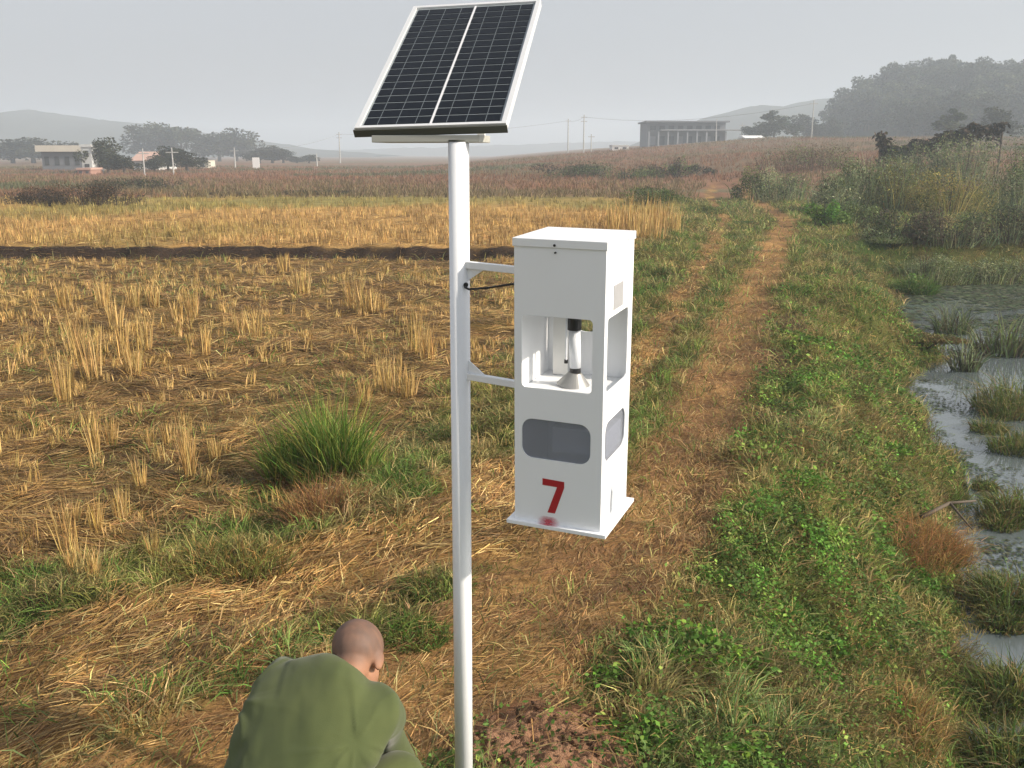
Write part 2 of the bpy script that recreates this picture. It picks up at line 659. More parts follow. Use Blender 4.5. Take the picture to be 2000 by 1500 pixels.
def updir(N, lean=.3, bias=(0, 0)):
    d = np.stack([RNG.normal(bias[0], lean, N), RNG.normal(bias[1], lean, N), np.ones(N)], 1)
    return d / np.linalg.norm(d, axis=1, keepdims=True)


def jitter(c, N, s=.25, h=.06):
    c = np.broadcast_to(c, (N, 3)) * np.exp(RNG.normal(0, s, (N, 1)))
    return np.clip(c * (1 + RNG.normal(0, h, (N, 3))), 0.003, 0.9)


def in_view(X, Y, m=0.12):
    """inside the picture's ground wedge, with a margin for a step to the side"""
    z = Y * CS + CAM_H * SN
    return (np.abs(X / z) < 0.54 + m) & (Y > 2.5)


def scatter(n, y0, y1, keep):
    Y = RNG.uniform(y0, y1, n)
    X = RNG.uniform(-1, 1, n) * (0.64 * (Y * CS + CAM_H * SN))
    k = keep(X, Y) > RNG.uniform(0, 1, n)
    X, Y = X[k], Y[k]
    return X, Y, height(X, Y)


def wedge_n(y0, y1, dens):
    return int(dens * (y1 - y0) * 1.28 * (((y0 + y1) / 2) * CS + CAM_H * SN))


# --- grass on the bank and verges
parts = []
for y0, y1, dens, sc in ((2.6, 5, 7600, 1.0), (5, 9, 4200, 1.1), (9, 15, 1900, 1.4), (15, 27, 700, 2.0), (27, 46, 120, 3.2)):
    def keep(X, Y):
        track, verge, field, l, r = zone(X, Y)
        d = water_dist(X, Y)
        e = ((X - 0.16) / 0.38) ** 2 + ((Y - 3.12) / 0.32) ** 2
        k = verge * (1 - .93 * track) * (d > 0.0) * sstep(.5, 1.3, e) * (1 - .85 * dark_earth(X, Y))
        patch = sstep(.25, .5, fbm(X * 1.6, Y * 1.6, 41, 3))
        fieldgrass = .10 * sstep(.5, .62, fbm(X * .5, Y * .5, 8, 3)) * (Y < RIDGE_Y)
        return np.maximum(k * (.35 + .65 * patch), field * fieldgrass)
    X, Y, Z = scatter(wedge_n(y0, y1, dens), y0, y1, keep)
    N = len(X)
    n2 = fbm(X * 1.1, Y * 1.1, 88, 3); n3 = fbm(X * 2.7, Y * 2.7, 89, 2); nb = fbm(X * .8 + 5, Y * .8, 90, 3)
    c = mixc(G_OLIVE, G_GREEN, sstep(.40, .58, n2))
    c = mixc(c, G_BLUE, sstep(.52, .66, nb) * .5)
    c = mixc(c, BANK_DRY, sstep(.52, .66, n3) * .65)
    dry = RNG.uniform(0, 1, N) < (.20 + .15 * sstep(2.0, .6, water_dist(X, Y)))
    c = np.where(dry[:, None], BANK_DRY * RNG.uniform(.6, 1.6, (N, 1)), c)
    # every small tuft has its own colour, height and lean
    cs = .13 * (1 + .5 * (sc - 1))
    wx = X + .10 * (fbm(X * 4, Y * 4, 501, 2) - .5); wy_ = Y + .10 * (fbm(X * 4 + 9, Y * 4, 502, 2) - .5)
    ix, iy = np.floor(wx / cs), np.floor(wy_ / cs)
    h1, h2, h3, h4 = (hash2(ix, iy, 510 + q_) for q_ in range(4))
    c = c * (.62 + 1.15 * h1 ** 1.2)[:, None]
    c = np.where((h2 > .80)[:, None], mixc(c, BANK_DRY * (.6 + .7 * h1[:, None]), np.full(N, .65)), c)
    c = np.where((h2 < .09)[:, None], mixc(c, G_BRIGHT, np.full(N, .6)), c)
    c = jitter(c, N, .32, .08)
    L = RNG.uniform(.05, .15, N) * (1 + .5 * (sc - 1)) * (.7 + .7 * n2) * (.55 + .9 * h3)
    du = updir(N, .55)
    du[:, 0] += .8 * (h4 - .5) + .9 * ((wx / cs - ix) - .5); du[:, 1] += .8 * (h1 - .5) + .9 * ((wy_ / cs - iy) - .5)
    du /= np.linalg.norm(du, axis=1, keepdims=True)
    parts.append(blades_arrays(np.stack([X, Y, Z - .01], 1), du, L, RNG.uniform(.0035, .0075, N) * sc, c, RNG.uniform(.2, 1.0, N)))
tag(build('grass', parts, M_LEAF), 'short mixed green and dry grass covering the bank between track and pond', 'grass', kind='stuff')

# --- small leaves of the creeping weeds between the blades
parts = []
for y0, y1, dens, sc in ((2.6, 5.5, 8500, 1.15), (5.5, 10, 4200, 1.5), (10, 17, 1300, 2.2)):
    def keep(X, Y):
        track, verge, field, l, r = zone(X, Y)
        p = sstep(.42, .58, fbm(X * 1.3 + 31, Y * 1.3, 610, 3))
        return verge * (1 - track) * (water_dist(X, Y) > .15) * (.10 + .9 * p) * sstep(.1, .6, r) * (1 - dark_earth(X, Y))
    X, Y, Z = scatter(wedge_n(y0, y1, dens), y0, y1, keep)
    N = len(X)
    ix, iy = np.floor(X / .17 + .6 * vn(X * 5, Y * 5, 620)), np.floor(Y / .17 + .6 * vn(X * 5, Y * 5, 621))
    h1, h2 = hash2(ix, iy, 622), hash2(ix, iy, 623)
    c = mixc(G_GREEN * .9, G_BRIGHT, sstep(.45, 1.0, h1))
    c = mixc(c, np.array((.20, .26, .05)), sstep(.72, 1.0, h2) * .7)
    c = jitter(c * (.6 + .9 * h2)[:, None], N, .3, .08)
    parts.append(leaf_arrays(np.stack([X, Y, Z + RNG.uniform(.01, .10, N) * (.5 + h1)], 1), RNG.uniform(.012, .028, N) * sc, c, .8, .6))
tag(build('creeping_weeds', parts, M_LEAF), 'small leaved creeping green weeds spread among the bank grass', 'weeds', kind='stuff')

# --- loose straw on the track ruts and the field
parts = []
for y0, y1, dens, sc in ((2.6, 5, 2600, 1.0), (5, 9, 1900, 1.1), (9, 15, 850, 1.5), (15, 22, 400, 2.0), (22, 34, 60, 3.0)):
    def keep(X, Y):
        track, verge, field, l, r = zone(X, Y)
        e = ((X - 0.16) / 0.36) ** 2 + ((Y - 3.12) / 0.30) ** 2
        k = np.maximum(track, field * (.55 + .45 * sstep(.3, .6, fbm(X * 1.2, Y * 1.2, 46, 3))))
        k = np.maximum(k, .07 * verge)
        return np.where(e < 1.1, .06, k) * (water_dist(X, Y) > .1) * (1 - .45 * (field > .5) * (np.abs(Y - RIDGE_Y) < .30))
    X, Y, Z = scatter(wedge_n(y0, y1, dens), y0, y1, keep)
    N = len(X)
    track, verge, field, l, r = zone(X, Y)
    g = np.where(np.abs(l) < np.abs(r), (lx(LR, Y + .4) - lx(LR, Y - .4)) / .8, (lx(RR, Y + .4) - lx(RR, Y - .4)) / .8)
    along = np.arctan2(1.0, g)
    cs = .22 * sc
    ix, iy = np.floor((X + .2 * (vn(X * 3, Y * 3, 530) - .5)) / cs), np.floor((Y + .2 * (vn(X * 3, Y * 3, 531) - .5)) / cs)
    h1, h2 = hash2(ix, iy, 540), hash2(ix, iy, 541)
    ang = np.where(track > .4, along + RNG.normal(0, .40, N) + 1.2 * (h1 - .5), .15 + 2.4 * (h1 - .5) + RNG.normal(0, .35, N))
    t = np.stack([np.cos(ang), np.sin(ang), RNG.normal(0, .16, N)], 1)
    t /= np.linalg.norm(t, axis=1, keepdims=True)
    u = RNG.uniform(0, 1, N)
    c = np.where((u < .35)[:, None], STRAW_BROWN * 1.1, np.where((u < .8)[:, None], STRAW, STRAW_PALE))
    c = jitter(c, N, .3, .05) * ((.50 + .80 * h2) * np.where(track > .4, 1.0, .90))[:, None]
    fine = np.where((np.abs(r) < np.abs(l)) & (track > .4), .55, 1.0)
    L = RNG.uniform(.06, .26, N) * (1 + .25 * (sc - 1)) * fine
    c = np.where((fine < 1)[:, None], mixc(c, SOIL_RED * (.55 + .9 * h1[:, None]), np.full(N, .24)) * .97, c)
    z = Z + RNG.uniform(0.0, .028, N) * (1 + .6 * field) + .04 * sstep(1.2, .4, ((X - 0.15) / 0.36) ** 2 + ((Y - 3.11) / 0.30) ** 2)
    parts.append(quads_arrays(np.stack([X, Y, z], 1), t, L, RNG.uniform(.003, .0065, N) * sc * (.3 + .7 * fine), c))
tag(build('loose_straw', parts, M_STRAW), 'loose dry straw lying over the track ruts and the harvested field', 'straw', kind='stuff')


# --- cut rice stubble
def tuft_parts(cx, cy, cz, n, rad, h, w, lean=.10, cols=(STRAW, STRAW_PALE), hvar=.25):
    a = RNG.uniform(0, 2 * PI, n); rr = rad * np.sqrt(RNG.uniform(0, 1, n))
    pos = np.stack([cx + rr * np.cos(a), cy + rr * np.sin(a), np.full(n, cz)], 1)
    d = updir(n, lean)
    d[:, :2] += (pos[:, :2] - np.array((cx, cy))) / rad * .10
    d /= np.linalg.norm(d, axis=1, keepdims=True)
    u = RNG.uniform(0, 1, (n, 1))
    c = jitter(cols[0] * (1 - u) + cols[1] * u, n, .22, .05)
    return blades_arrays(pos, d, h * RNG.uniform(1 - hvar, 1 + hvar * .6, n), w * RNG.uniform(.7, 1.3, n), c, RNG.uniform(0, .15, n))


def many_tufts(X, Y, Z, n, rad, h, w, lean=.12, dark=0.0, col=None):
    """vectorised: n stalks for each clump"""
    N = len(X) * n
    k = np.repeat(np.arange(len(X)), n)
    a = RNG.uniform(0, 2 * PI, N); rr = rad * np.sqrt(RNG.uniform(0, 1, N))
    pos = np.stack([X[k] + rr * np.cos(a), Y[k] + rr * np.sin(a), Z[k] - .01], 1)
    cl = np.stack([RNG.normal(0, .10, len(X)), RNG.normal(0, .10, len(X))], 1)[k]
    d = np.stack([RNG.normal(0, lean, N) + cl[:, 0], RNG.normal(0, lean, N) + cl[:, 1], np.ones(N)], 1)
    d /= np.linalg.norm(d, axis=1, keepdims=True)
    hh = (h * RNG.uniform(.55, 1.2, len(X)))[k] * RNG.uniform(.7, 1.1, N)
    u = RNG.uniform(0, 1, (N, 1)) ** 1.5
    c = (np.array((0.40, 0.262, 0.083)) * (1 - u) + STRAW_PALE * u) if col is None else col[k]
    c = jitter(c, N, .25, .05)
    return blades_arrays(pos, d, hh, w * RNG.uniform(.7, 1.3, N), c, RNG.uniform(0, .25, N))


parts = []
def keep_near(X, Y):
    track, verge, field, l, r = zone(X, Y)
    p = sstep(.40, .62, fbm(X * .7, Y * .7, 101, 3))
    left = sstep(-1.0, -5.0, X)
    return field * (l < -1.4) * np.clip(.14 + .85 * p + .50 * left, 0, 1) * .75
for y0, y1, dens in ((4.4, 10, 12), (10, 21.2, 12)):
    X, Y, Z = scatter(wedge_n(y0, y1, dens), y0, y1, keep_near)
    ca_, sa_ = math.cos(.30), math.sin(.30)
    U, V_ = X * ca_ + Y * sa_, -X * sa_ + Y * ca_
    U = np.round(U / .20) * .20 + RNG.normal(0, .03, len(U)); V_ = np.round(V_ / .30) * .30 + RNG.normal(0, .035, len(U))
    X, Y = U * ca_ - V_ * sa_, U * sa_ + V_ * ca_
    Z = height(X, Y)
    parts.append(many_tufts(X, Y, Z, 18 if y0 < 10 else 13, .06, .18, .007 if y0 < 10 else .012))
X, Y, Z = scatter(wedge_n(21.9, 46, 11), 21.9, 46, lambda X, Y: zone(X, Y)[2] * (rut_d(LR, X, Y) < -1.2) * np.where(Y > 40, .5, .9) * (.30 + .70 * sstep(.32, .55, fbm(X * .35, Y * .9, 131, 3))))
gcol = mixc(mixc(STRAW, STRAW_PALE, .35), np.array((0.24, 0.21, 0.06)), np.clip(sstep(.42, .62, fbm(X * .12, Y * .12, 77, 2)) * .8 + .5 * sstep(33, 42, Y), 0, 1) * .8)
gcol = gcol * (.55 + .8 * hash2(np.floor(X / .6), np.floor(Y / .9), 133))[:, None]
parts.append(many_tufts(X, Y, Z, 7, .10, .27, .016, col=gcol))
tag(build('rice_stubble', parts, M_STRAW), 'golden cut rice stubble standing over the harvested field', 'stubble', kind='stuff')

# prominent stubble tufts, one object each (pixel of the base, tuft height in pixels, width)
tufts = [(150, 700, 110, 26), (182, 745, 120, 24), (128, 790, 110, 22), (240, 700, 85, 22), (283, 690, 80, 22), (262, 735, 70, 20), (128, 600, 55, 20),
         (200, 600, 60, 18), (262, 600, 55, 18), (300, 598, 50, 16), (225, 640, 70, 20), (375, 625, 60, 18), (345, 630, 50, 16), (402, 700, 60, 16), (500, 660, 60, 20),
         (470, 655, 55, 18), (590, 575, 60, 22), (555, 535, 40, 20), (690, 600, 75, 24), (718, 608, 60, 22), (745, 612, 40, 18), (815, 690, 85, 26),
         (836, 705, 70, 20), (770, 775, 90, 30), (745, 765, 70, 26), (712, 790, 60, 18), (800, 780, 70, 18), (365, 920, 120, 12), (372, 940, 90, 12), (215, 860, 70, 18), (188, 880, 90, 14),
         (275, 960, 70, 18), (240, 1020, 80, 24), (190, 1040, 90, 18), (135, 1080, 120, 26), (302, 1100, 70, 14), (150, 1150, 90, 18), (185, 1170, 70, 16), (330, 870, 55, 16), (420, 900, 55, 18), (290, 870, 50, 16),
         (1225, 455, 50, 24), (1260, 450, 50, 26), (1290, 455, 48, 26), (1318, 462, 40, 22), (1245, 470, 42, 24), (1282, 474, 44, 26), (1195, 465, 44, 22)]
GOLD = np.array((0.43, 0.275, 0.085))
for k, (px, py, hp, wp) in enumerate(tufts):
    zg = -.14 if py > 560 or px < 1000 else 0
    P = on_ground(px, py, zg)
    depth = P.y * CS + (CAM_H - P.z) * SN
    P.z = float(height(P.x, P.y))
    h = hp * depth / FPX * 1.03
    rad = wp * .5 * depth / FPX
    n = 48
    rad *= 1.35
    if px > 1000: h *= 1.35
    o = build('stubble_tuft', [tuft_parts(0, 0, -.015, n, rad, h, max(.0055, depth * .00085), .08, cols=(GOLD, STRAW_PALE))], M_STRAW)
    o.location = P
    if px > 1000:
        tag(o, 'tall golden stubble tuft in the row beyond the white trap box', 'stubble tuft', 'stubble tufts beside the far track')
    else:
        where = ('golden stubble tuft in the foreground above the swath of loose straw' if py > 850 else 'tall golden stubble tuft in the dense patch at the left field edge' if px < 230
                 else 'golden stubble tuft standing nearest the white pole' if px > 680 else 'golden stubble tuft in the middle of the near field')
        grp = 'foreground stubble tufts' if py > 850 else 'stubble tufts at the left field edge' if px < 230 else 'stubble tufts near the pole' if px > 680 else 'stubble tufts in mid field'
        tag(o, where, 'stubble tuft', grp)

# --- far red-brown grass, sparse tall tufts
parts = []
X, Y, Z = scatter(30000, 47, 165, lambda X, Y: ((np.abs(rut_d(LR, X, Y) - .9) > 1.6) | (Y > 66)) * (.4 + .6 * fbm(X * .1, Y * .1, 120, 2)))
cc = mixc(RED_FIELD * 1.1, np.array((0.17, 0.13, 0.065)), sstep(.45, .6, fbm(X * .05, Y * .08, 121, 3)))
cc = mixc(cc, np.array((0.10, 0.11, 0.05)), sstep(.62, .7, fbm(X * .06, Y * .06, 122, 2)))
parts.append(many_tufts(X, Y, Z, 5, .30, .42, .05, .35, col=cc))
tag(build('red_grass', parts, M_LEAF), 'reddish brown fallow grass on the fields beyond the golden stubble', 'grass', kind='stuff')


# ------------------------------------------------------------------ tussocks, weeds, shrubs (each a thing)
def blade_clump(n, rx, ry, h, w, cols, lean=.45, droop=.6, dome=True):
    a = RNG.uniform(0, 2 * PI, n); rr = np.sqrt(RNG.uniform(0, 1, n))
    pos = np.stack([rx * rr * np.cos(a), ry * rr * np.sin(a), np.full(n, -.02)], 1)
    d = updir(n, lean)
    d[:, 0] += .35 * rr * np.cos(a); d[:, 1] += .35 * rr * np.sin(a)
    d /= np.linalg.norm(d, axis=1, keepdims=True)
    L = h * RNG.uniform(.45, 1.1, n) * ((1 - .45 * rr ** 2) if dome else 1)
    u = RNG.uniform(0, 1, n)
    cols = np.asarray(cols)
    ci = np.minimum((u * len(cols)).astype(int), len(cols) - 1)
    return blades_arrays(pos, d, L, w * RNG.uniform(.6, 1.4, n), jitter(cols[ci], n, .25, .08), droop * RNG.uniform(.2, 1.3, n))


def leaf_clump(n, rx, ry, h, s, cols, hollow=.3, base=0.0, lump=.35, asp=.6, seed=0):
    v = RNG.normal(0, 1, (n, 3)); v[:, 2] = np.abs(v[:, 2])
    v /= np.linalg.norm(v, axis=1, keepdims=True)
    az = np.arctan2(v[:, 1], v[:, 0])
    k = 1 + lump * (fbm(az * 1.3 + seed, v[:, 2] * 3 + seed, 200 + seed, 3) - .5) * 2
    r = (hollow + (1 - hollow) * RNG.uniform(0, 1, n) ** .5) * k
    pos = v * r[:, None] * np.array((rx, ry, h)) + np.array((0, 0, base))
    cols = np.asarray(cols)
    cl = fbm(pos[:, 0] / rx * 3 + seed, pos[:, 2] / h * 3 + pos[:, 1] / ry * 2, 300 + seed, 2)
    ci = np.clip((cl * 1.6 - .3 + RNG.normal(0, .18, n)) * len(cols), 0, len(cols) - 1).astype(int)
    return leaf_arrays(pos, s * RNG.uniform(.6, 1.4, n), jitter(cols[ci], n, .22, .07), .4, asp)


def place(o, px, py, zg=0.0, Y=None):
    P = on_terrain(px, py, zg) if Y is None else at_y(px, py, Y)
    P.z = float(height(P.x, P.y))
    o.location = P
    return P


def on_terrain(px, py, zg=0.0):
    """where the sight line through a pixel meets the ground"""
    zz = np.arange(2.5, 60, .02)
    u, v = (px - 1000) / FPX, (py - 750) / FPX
    hit = CAM_H - zz * (SN + v * CS) < np.maximum(height(u * zz, zz * (CS - v * SN)), WATER_Z)
    k = int(np.argmax(hit)) if hit.any() else len(zz) - 1
    return at_depth(px, py, float(zz[k]))


def depth_of(px, py, zg=0.0):
    v = (py - 750) / FPX
    return (CAM_H - zg) / (SN + v * CS)


TUSSOCK = [G_OLIVE * 1.5, G_GREEN * 1.1, G_BRIGHT * .9, np.array((0.13, 0.20, 0.03)), G_OLIVE * 1.5]
def shifted(A, dx, dy):
    A[0][:, 0] += dx; A[0][:, 1] += dy
    return A


tp = []
for dx, dy, rx_, h_, n_ in ((-.27, .02, .08, .46, 170), (-.19, .05, .09, .58, 240), (-.08, .0, .10, .50, 220), (.04, .06, .09, .74, 260), (.13, .0, .10, .84, 330), (.21, .05, .09, .74, 260),
                            (.30, .0, .08, .56, 180), (.38, -.04, .10, .40, 200), (.45, .02, .10, .30, 180), (.0, -.10, .12, .32, 220)):
    tp.append(shifted(blade_clump(n_, rx_, rx_ * .8, h_, .0075, [G_BRIGHT * .8, np.array((.13, .22, .035)), np.array((.20, .25, .045)), G_GREEN, np.array((.28, .27, .07))], .20, .35, dome=False), dx, dy))
    tp.append(shifted(blade_clump(int(n_ * .55), rx_ * 1.3, rx_, h_ * .60, .0055, [STRAW, STRAW_BROWN, G_OLIVE, np.array((.24, .12, .06))], .35, .5), dx, dy - .04))
o = build('grass_tussock', tp, M_LEAF)
place(o, 615, 945, -.1)
tag(o, 'tall bright green grass tussock between stubble field and track', 'grass tussock')
o = build('grass_tussock', [blade_clump(900, .30, .22, .20, .006, [G_GREEN, G_BRIGHT * .8, G_OLIVE], .5, .8), blade_clump(300, .3, .25, .15, .005, [STRAW], .6, .6)], M_LEAF)
place(o, 770, 960, -.05)
tag(o, 'low spreading green tussock beside the track, left of the white pole', 'grass tussock')
o = build('dry_grass_clump', [blade_clump(800, .26, .24, .40, .005, [STRAW_BROWN, np.array((.20, .095, .05)), STRAW, np.array((.27, .14, .06))], .35, .5)], M_LEAF)
place(o, 640, 1010, -.08)
tag(o, 'withered red-brown grass clump in front of the tall green tussock', 'dry grass')
o = build('grass_tussock', [blade_clump(1100, .36, .22, .26, .006, [G_OLIVE * 1.4, G_OLIVE, np.array((.18, .16, .05)), STRAW], .35, .5)], M_LEAF)
place(o, 440, 1110, -.08)
tag(o, 'olive yellow grass tussock at the field edge above the straw swath', 'grass tussock')
o = build('grass_tussock', [blade_clump(700, .2, .16, .15, .006, [G_GREEN, G_OLIVE * 1.3, G_BRIGHT * .7], .5, .9)], M_LEAF)
place(o, 800, 1240)
tag(o, 'small green tussock just beyond the crouching person\'s head', 'grass tussock')
o = build('grass_tussock', [blade_clump(700, .2, .16, .15, .006, [G_GREEN * .9, G_OLIVE, G_GREEN], .5, .9)], M_LEAF)
place(o, 850, 1150)
tag(o, 'dark green tussock touching the left edge of the white pole', 'grass tussock')
o = build('dry_grass_clump', [blade_clump(1500, .40, .44, .46, .0042, [np.array((.30, .15, .06)), np.array((.36, .19, .075)), STRAW, STRAW_BROWN], .55, .9), blade_clump(500, .5, .5, .30, .005, [G_OLIVE, STRAW_BROWN, G_GREEN], .6, .9)], M_LEAF)
place(o, 1775, 1075, -.35)
tag(o, 'rusty orange dry grass clump hanging over the pond edge', 'dry grass')
o = build('dry_grass_clump', [blade_clump(1500, .26, .36, .22, .0045, [STRAW, STRAW_BROWN, G_OLIVE * 1.2, STRAW_PALE * .8], .5, .8)], M_LEAF)
place(o, 1740, 1400, -.15)
tag(o, 'straw yellow dry grass clump at the foreground pond bank', 'dry grass')

WEED = [G_GREEN, G_BRIGHT * .85, G_BRIGHT * 1.1, np.array((.18, .31, .04))]
weeds = [(1320, 1275, .26, .10, 520, .030, 'broad bright green weed patch lowest and widest on the grassy bank'),
         (1440, 1300, .16, .08, 260, .030, 'bright weed patch adjoining the right end of the widest weed patch'),
         (1610, 1270, .13, .10, 220, .028, 'dark green leafy weed clump midway between track and pond'),
         (1455, 1010, .14, .08, 240, .028, 'bright green weed patch by the track, level with the foot of the trap box'),
         (1375, 1140, .11, .09, 200, .024, 'narrow upright green weed patch at the straw edge'),
         (1560, 945, .22, .08, 300, .028, 'yellow green weed patch on the bank level with the red numeral'),
         (1190, 1330, .10, .06, 150, .028, 'small lime green weed patch beside the straw track'),
         (1235, 1455, .16, .08, 260, .028, 'green weed patch bordering the reddish dug soil'),
         (1425, 1475, .10, .07, 160, .030, 'light green weed patch at the bottom of the bank'),
         (1745, 885, .16, .12, 260, .030, 'fresh green weed clump nearest the open water')]
for px, py, r, h, n, s, lab in weeds:
    o = build('weed_patch', [leaf_clump(int(n * 1.5), r * 1.15, r * .85, h * 1.1, s, WEED, .1, .0, seed=px % 50), blade_clump(n, r * 1.1, r * .8, h * 1.2, .006, [G_GREEN, G_BRIGHT * .8, G_OLIVE], .6, .8)], M_LEAF)
    place(o, px, py, -.03)
    tag(o, lab, 'weeds')

SHRUB = [np.array((.045, .066, .026)), np.array((.090, .122, .042)), np.array((.15, .185, .062)), np.array((.235, .26, .105))]
GREYG = [np.array((.055, .075, .042)), np.array((.125, .158, .080)), np.array((.215, .255, .130)), np.array((.36, .375, .21))]
YELLOW = [np.array((.12, .12, .035)), np.array((.25, .22, .06)), np.array((.36, .30, .09))]
DARK = [np.array((.030, .026, .02)), np.array((.055, .045, .032)), np.array((.09, .07, .045))]
RUSTY = [np.array((.10, .06, .04)), np.array((.16, .09, .055)), np.array((.13, .10, .05))]


def lump_parts(rx, ry, h, n, leaf, cols, seed, k=11):
    g = np.random.default_rng(seed)
    cen = np.stack([g.uniform(-.72, .72, k) * rx, g.uniform(-.7, .7, k) * ry, np.zeros(k)], 1)
    dome = np.sqrt(np.clip(1 - (cen[:, 0] / rx) ** 2, .15, 1))
    cen[:, 2] = h * dome * g.uniform(.10, .74, k)
    rad = np.stack([g.uniform(.22, .42, k) * rx, g.uniform(.3, .5, k) * ry, g.uniform(.20, .34, k) * h], 1)
    ci = g.integers(0, k, n)
    v = g.normal(0, 1, (n, 3)); v /= np.linalg.norm(v, axis=1, keepdims=True)
    pos = cen[ci] + v * rad[ci] * (g.uniform(.25, 1.1, n) ** .6)[:, None]
    pos[:, 2] = np.abs(pos[:, 2])
    cols = np.asarray(cols)
    lc = g.integers(0, len(cols), k)
    cc_ = np.where((g.uniform(0, 1, n) < .72)[:, None], cols[lc[ci]], cols[g.integers(0, len(cols), n)])
    return leaf_arrays(pos, leaf * g.uniform(.5, 1.5, n), jitter(cc_, n, .3, .07), .3, .38)


def shrub(name, label, cat, px, py, Y, wpx, hpx, cols, n=1500, leaf=.10, reeds=0, reedcols=None, lump=.4, group=None, dep=.6):
    P = at_y(px, py, Y)
    gz = float(height(P.x, P.y))
    if gz < WATER_Z: gz = WATER_Z - .05
    s = (P.y * CS + (CAM_H - P.z) * SN) / FPX
    rx, h = wpx * .56 * s, hpx * 1.08 * s + (P.z - gz)
    root = empty(name, (P.x, P.y, gz))
    parts = [lump_parts(rx, rx * dep, h, int(n * 2.4), leaf * .78, cols, int(px + py), 7 + int(wpx / 14))]
    if reeds:
        parts.append(blade_clump(int(reeds * .4), rx * .95, rx * dep, h * .98, leaf * .22, reedcols or cols, .16, .35))
    f = build('foliage', parts, M_LEAF)
    f.location = (P.x, P.y, gz)
    f.parent = root; f.matrix_parent_inverse = wmat(root).inverted()
    bm = bmesh.new()
    rr = random.Random(int(px) + int(py))
    for k in range(9):
        a = rr.uniform(0, 2 * PI); q = rr.uniform(.1, .7)
        add_tube(bm, (q * .4 * rx * math.cos(a), q * .4 * rx * dep * math.sin(a), -.1), (q * rx * math.cos(a), q * rx * dep * math.sin(a), h * rr.uniform(.6, .95)), .015 + .003 * h, .005, 5)
    st = link('stems', bm_mesh('stems', bm), None, M_TWIG)
    st['kind'] = 'stuff'
    st.location = (P.x, P.y, gz)
    st.parent = root; st.matrix_parent_inverse = wmat(root).inverted()
    tag(root, label, cat, group)
    return root


M_TWIG = paint('twig', (0.10, 0.075, 0.05), .8, .2, scale=10)
M_BARK = paint('bark', (0.11, 0.085, 0.065), .85, .25, scale=8, bump=.3)

shrub('reed_shrub', 'grey green shrub behind the fresh green bush, left end of the thicket', 'shrub', 1632, 420, 37, 110, 92, GREYG + SHRUB[1:3], 1700, .12, 300, [GREYG[2], GREYG[3]])
shrub('reed_shrub', 'tallest feathery grey green shrub in the middle of the far pond thicket', 'shrub', 1695, 425, 38, 130, 138, GREYG + SHRUB[1:3], 2600, .12, 500, [GREYG[2], GREYG[3], SHRUB[2]])
shrub('reed_shrub', 'yellow green shrub right of the tallest feathery one', 'shrub', 1752, 425, 37, 110, 118, YELLOW[:2] + SHRUB[1:] + GREYG[2:3], 2000, .12, 400, [YELLOW[1], SHRUB[3]])
shrub('reed_shrub', 'dark green leafy shrub at the far end of the track', 'shrub', 1465, 385, 47, 80, 60, SHRUB[:3], 1300, .13, 100, SHRUB)
shrub('reed_shrub', 'pale reedy shrub joining the dark shrub at the track end', 'shrub', 1530, 392, 45, 120, 66, GREYG + SHRUB[2:3], 1500, .12, 400, [GREYG[2], GREYG[3], SHRUB[2]])
shrub('reed_shrub', 'yellow topped broad bush across the pond', 'shrub', 1855, 420, 36, 150, 112, YELLOW + YELLOW[1:] + SHRUB[1:2], 2400, .11, 500, [YELLOW[1], YELLOW[2]])
shrub('reed_shrub', 'dark grey-brown thicket leaning over the far pond margin', 'shrub', 1845, 520, 24.3, 170, 112, DARK + DARK[1:] + GREYG[:2] + SHRUB[:2], 2800, .075, 500, [DARK[2], GREYG[1], GREYG[2]])
shrub('reed_shrub', 'dark brown thicket past the grey-brown one, furthest along the pond margin', 'shrub', 1965, 535, 24.6, 180, 130, DARK + GREYG[:2] + SHRUB[:2], 2800, .075, 500, [DARK[2], GREYG[1], GREYG[2]])
shrub('reed_shrub', 'brown twiggy thicket between the feathery shrub and the dark grey-brown thicket', 'shrub', 1750, 492, 24.8, 150, 80, DARK[1:] + GREYG[:3] + SHRUB[:2], 2400, .075, 600, [DARK[2], GREYG[2]])
shrub('reed_shrub', 'low dark green bush at the foot of the grey reedy shrubs', 'shrub', 1660, 448, 31, 130, 52, SHRUB[:3], 1600, .10, 100, SHRUB)
shrub('reed_shrub', 'low grey green growth along the water below the dark thicket', 'shrub', 1810, 556, 22.9, 170, 62, GREYG[1:] + SHRUB[1:3], 2200, .06, 700, [GREYG[2], GREYG[3], SHRUB[2]], dep=.35)
shrub('reed_shrub', 'low grey green growth along the water near the picture edge', 'shrub', 1945, 566, 23.2, 170, 62, GREYG[1:] + SHRUB[1:3], 2200, .06, 700, [GREYG[2], GREYG[3], SHRUB[2]], dep=.35)
shrub('reed_shrub', 'mid green shrub on the rise below the vine trellis', 'shrub', 1790, 325, 52, 130, 62, SHRUB + GREYG[1:3], 1800, .14, 300, GREYG)
shrub('reed_shrub', 'olive shrub on the rise behind the yellow topped bush', 'shrub', 1880, 322, 51, 130, 68, SHRUB[1:] + GREYG[1:3], 1800, .14, 300, GREYG)
shrub('reed_shrub', 'outermost grey green shrub past the yellow topped bush', 'shrub', 2000, 420, 37, 180, 140, SHRUB + GREYG[1:3], 2600, .12, 500, GREYG)
shrub('bank_bush', 'low green bush swelling out from the bank into the pond', 'bush', 1790, 722, 14.6, 170, 66, [G_OLIVE * .8, G_GREEN * .8, SHRUB[1], BANK_DRY * .6], 2200, .055, 700, [G_OLIVE, G_GREEN, BANK_DRY], dep=.5)
shrub('rust_shrub', 'rust brown scrub band on the rise above the track', 'shrub', 1590, 320, 70, 230, 42, RUSTY + SHRUB[1:3], 2200, .18, 500, RUSTY)
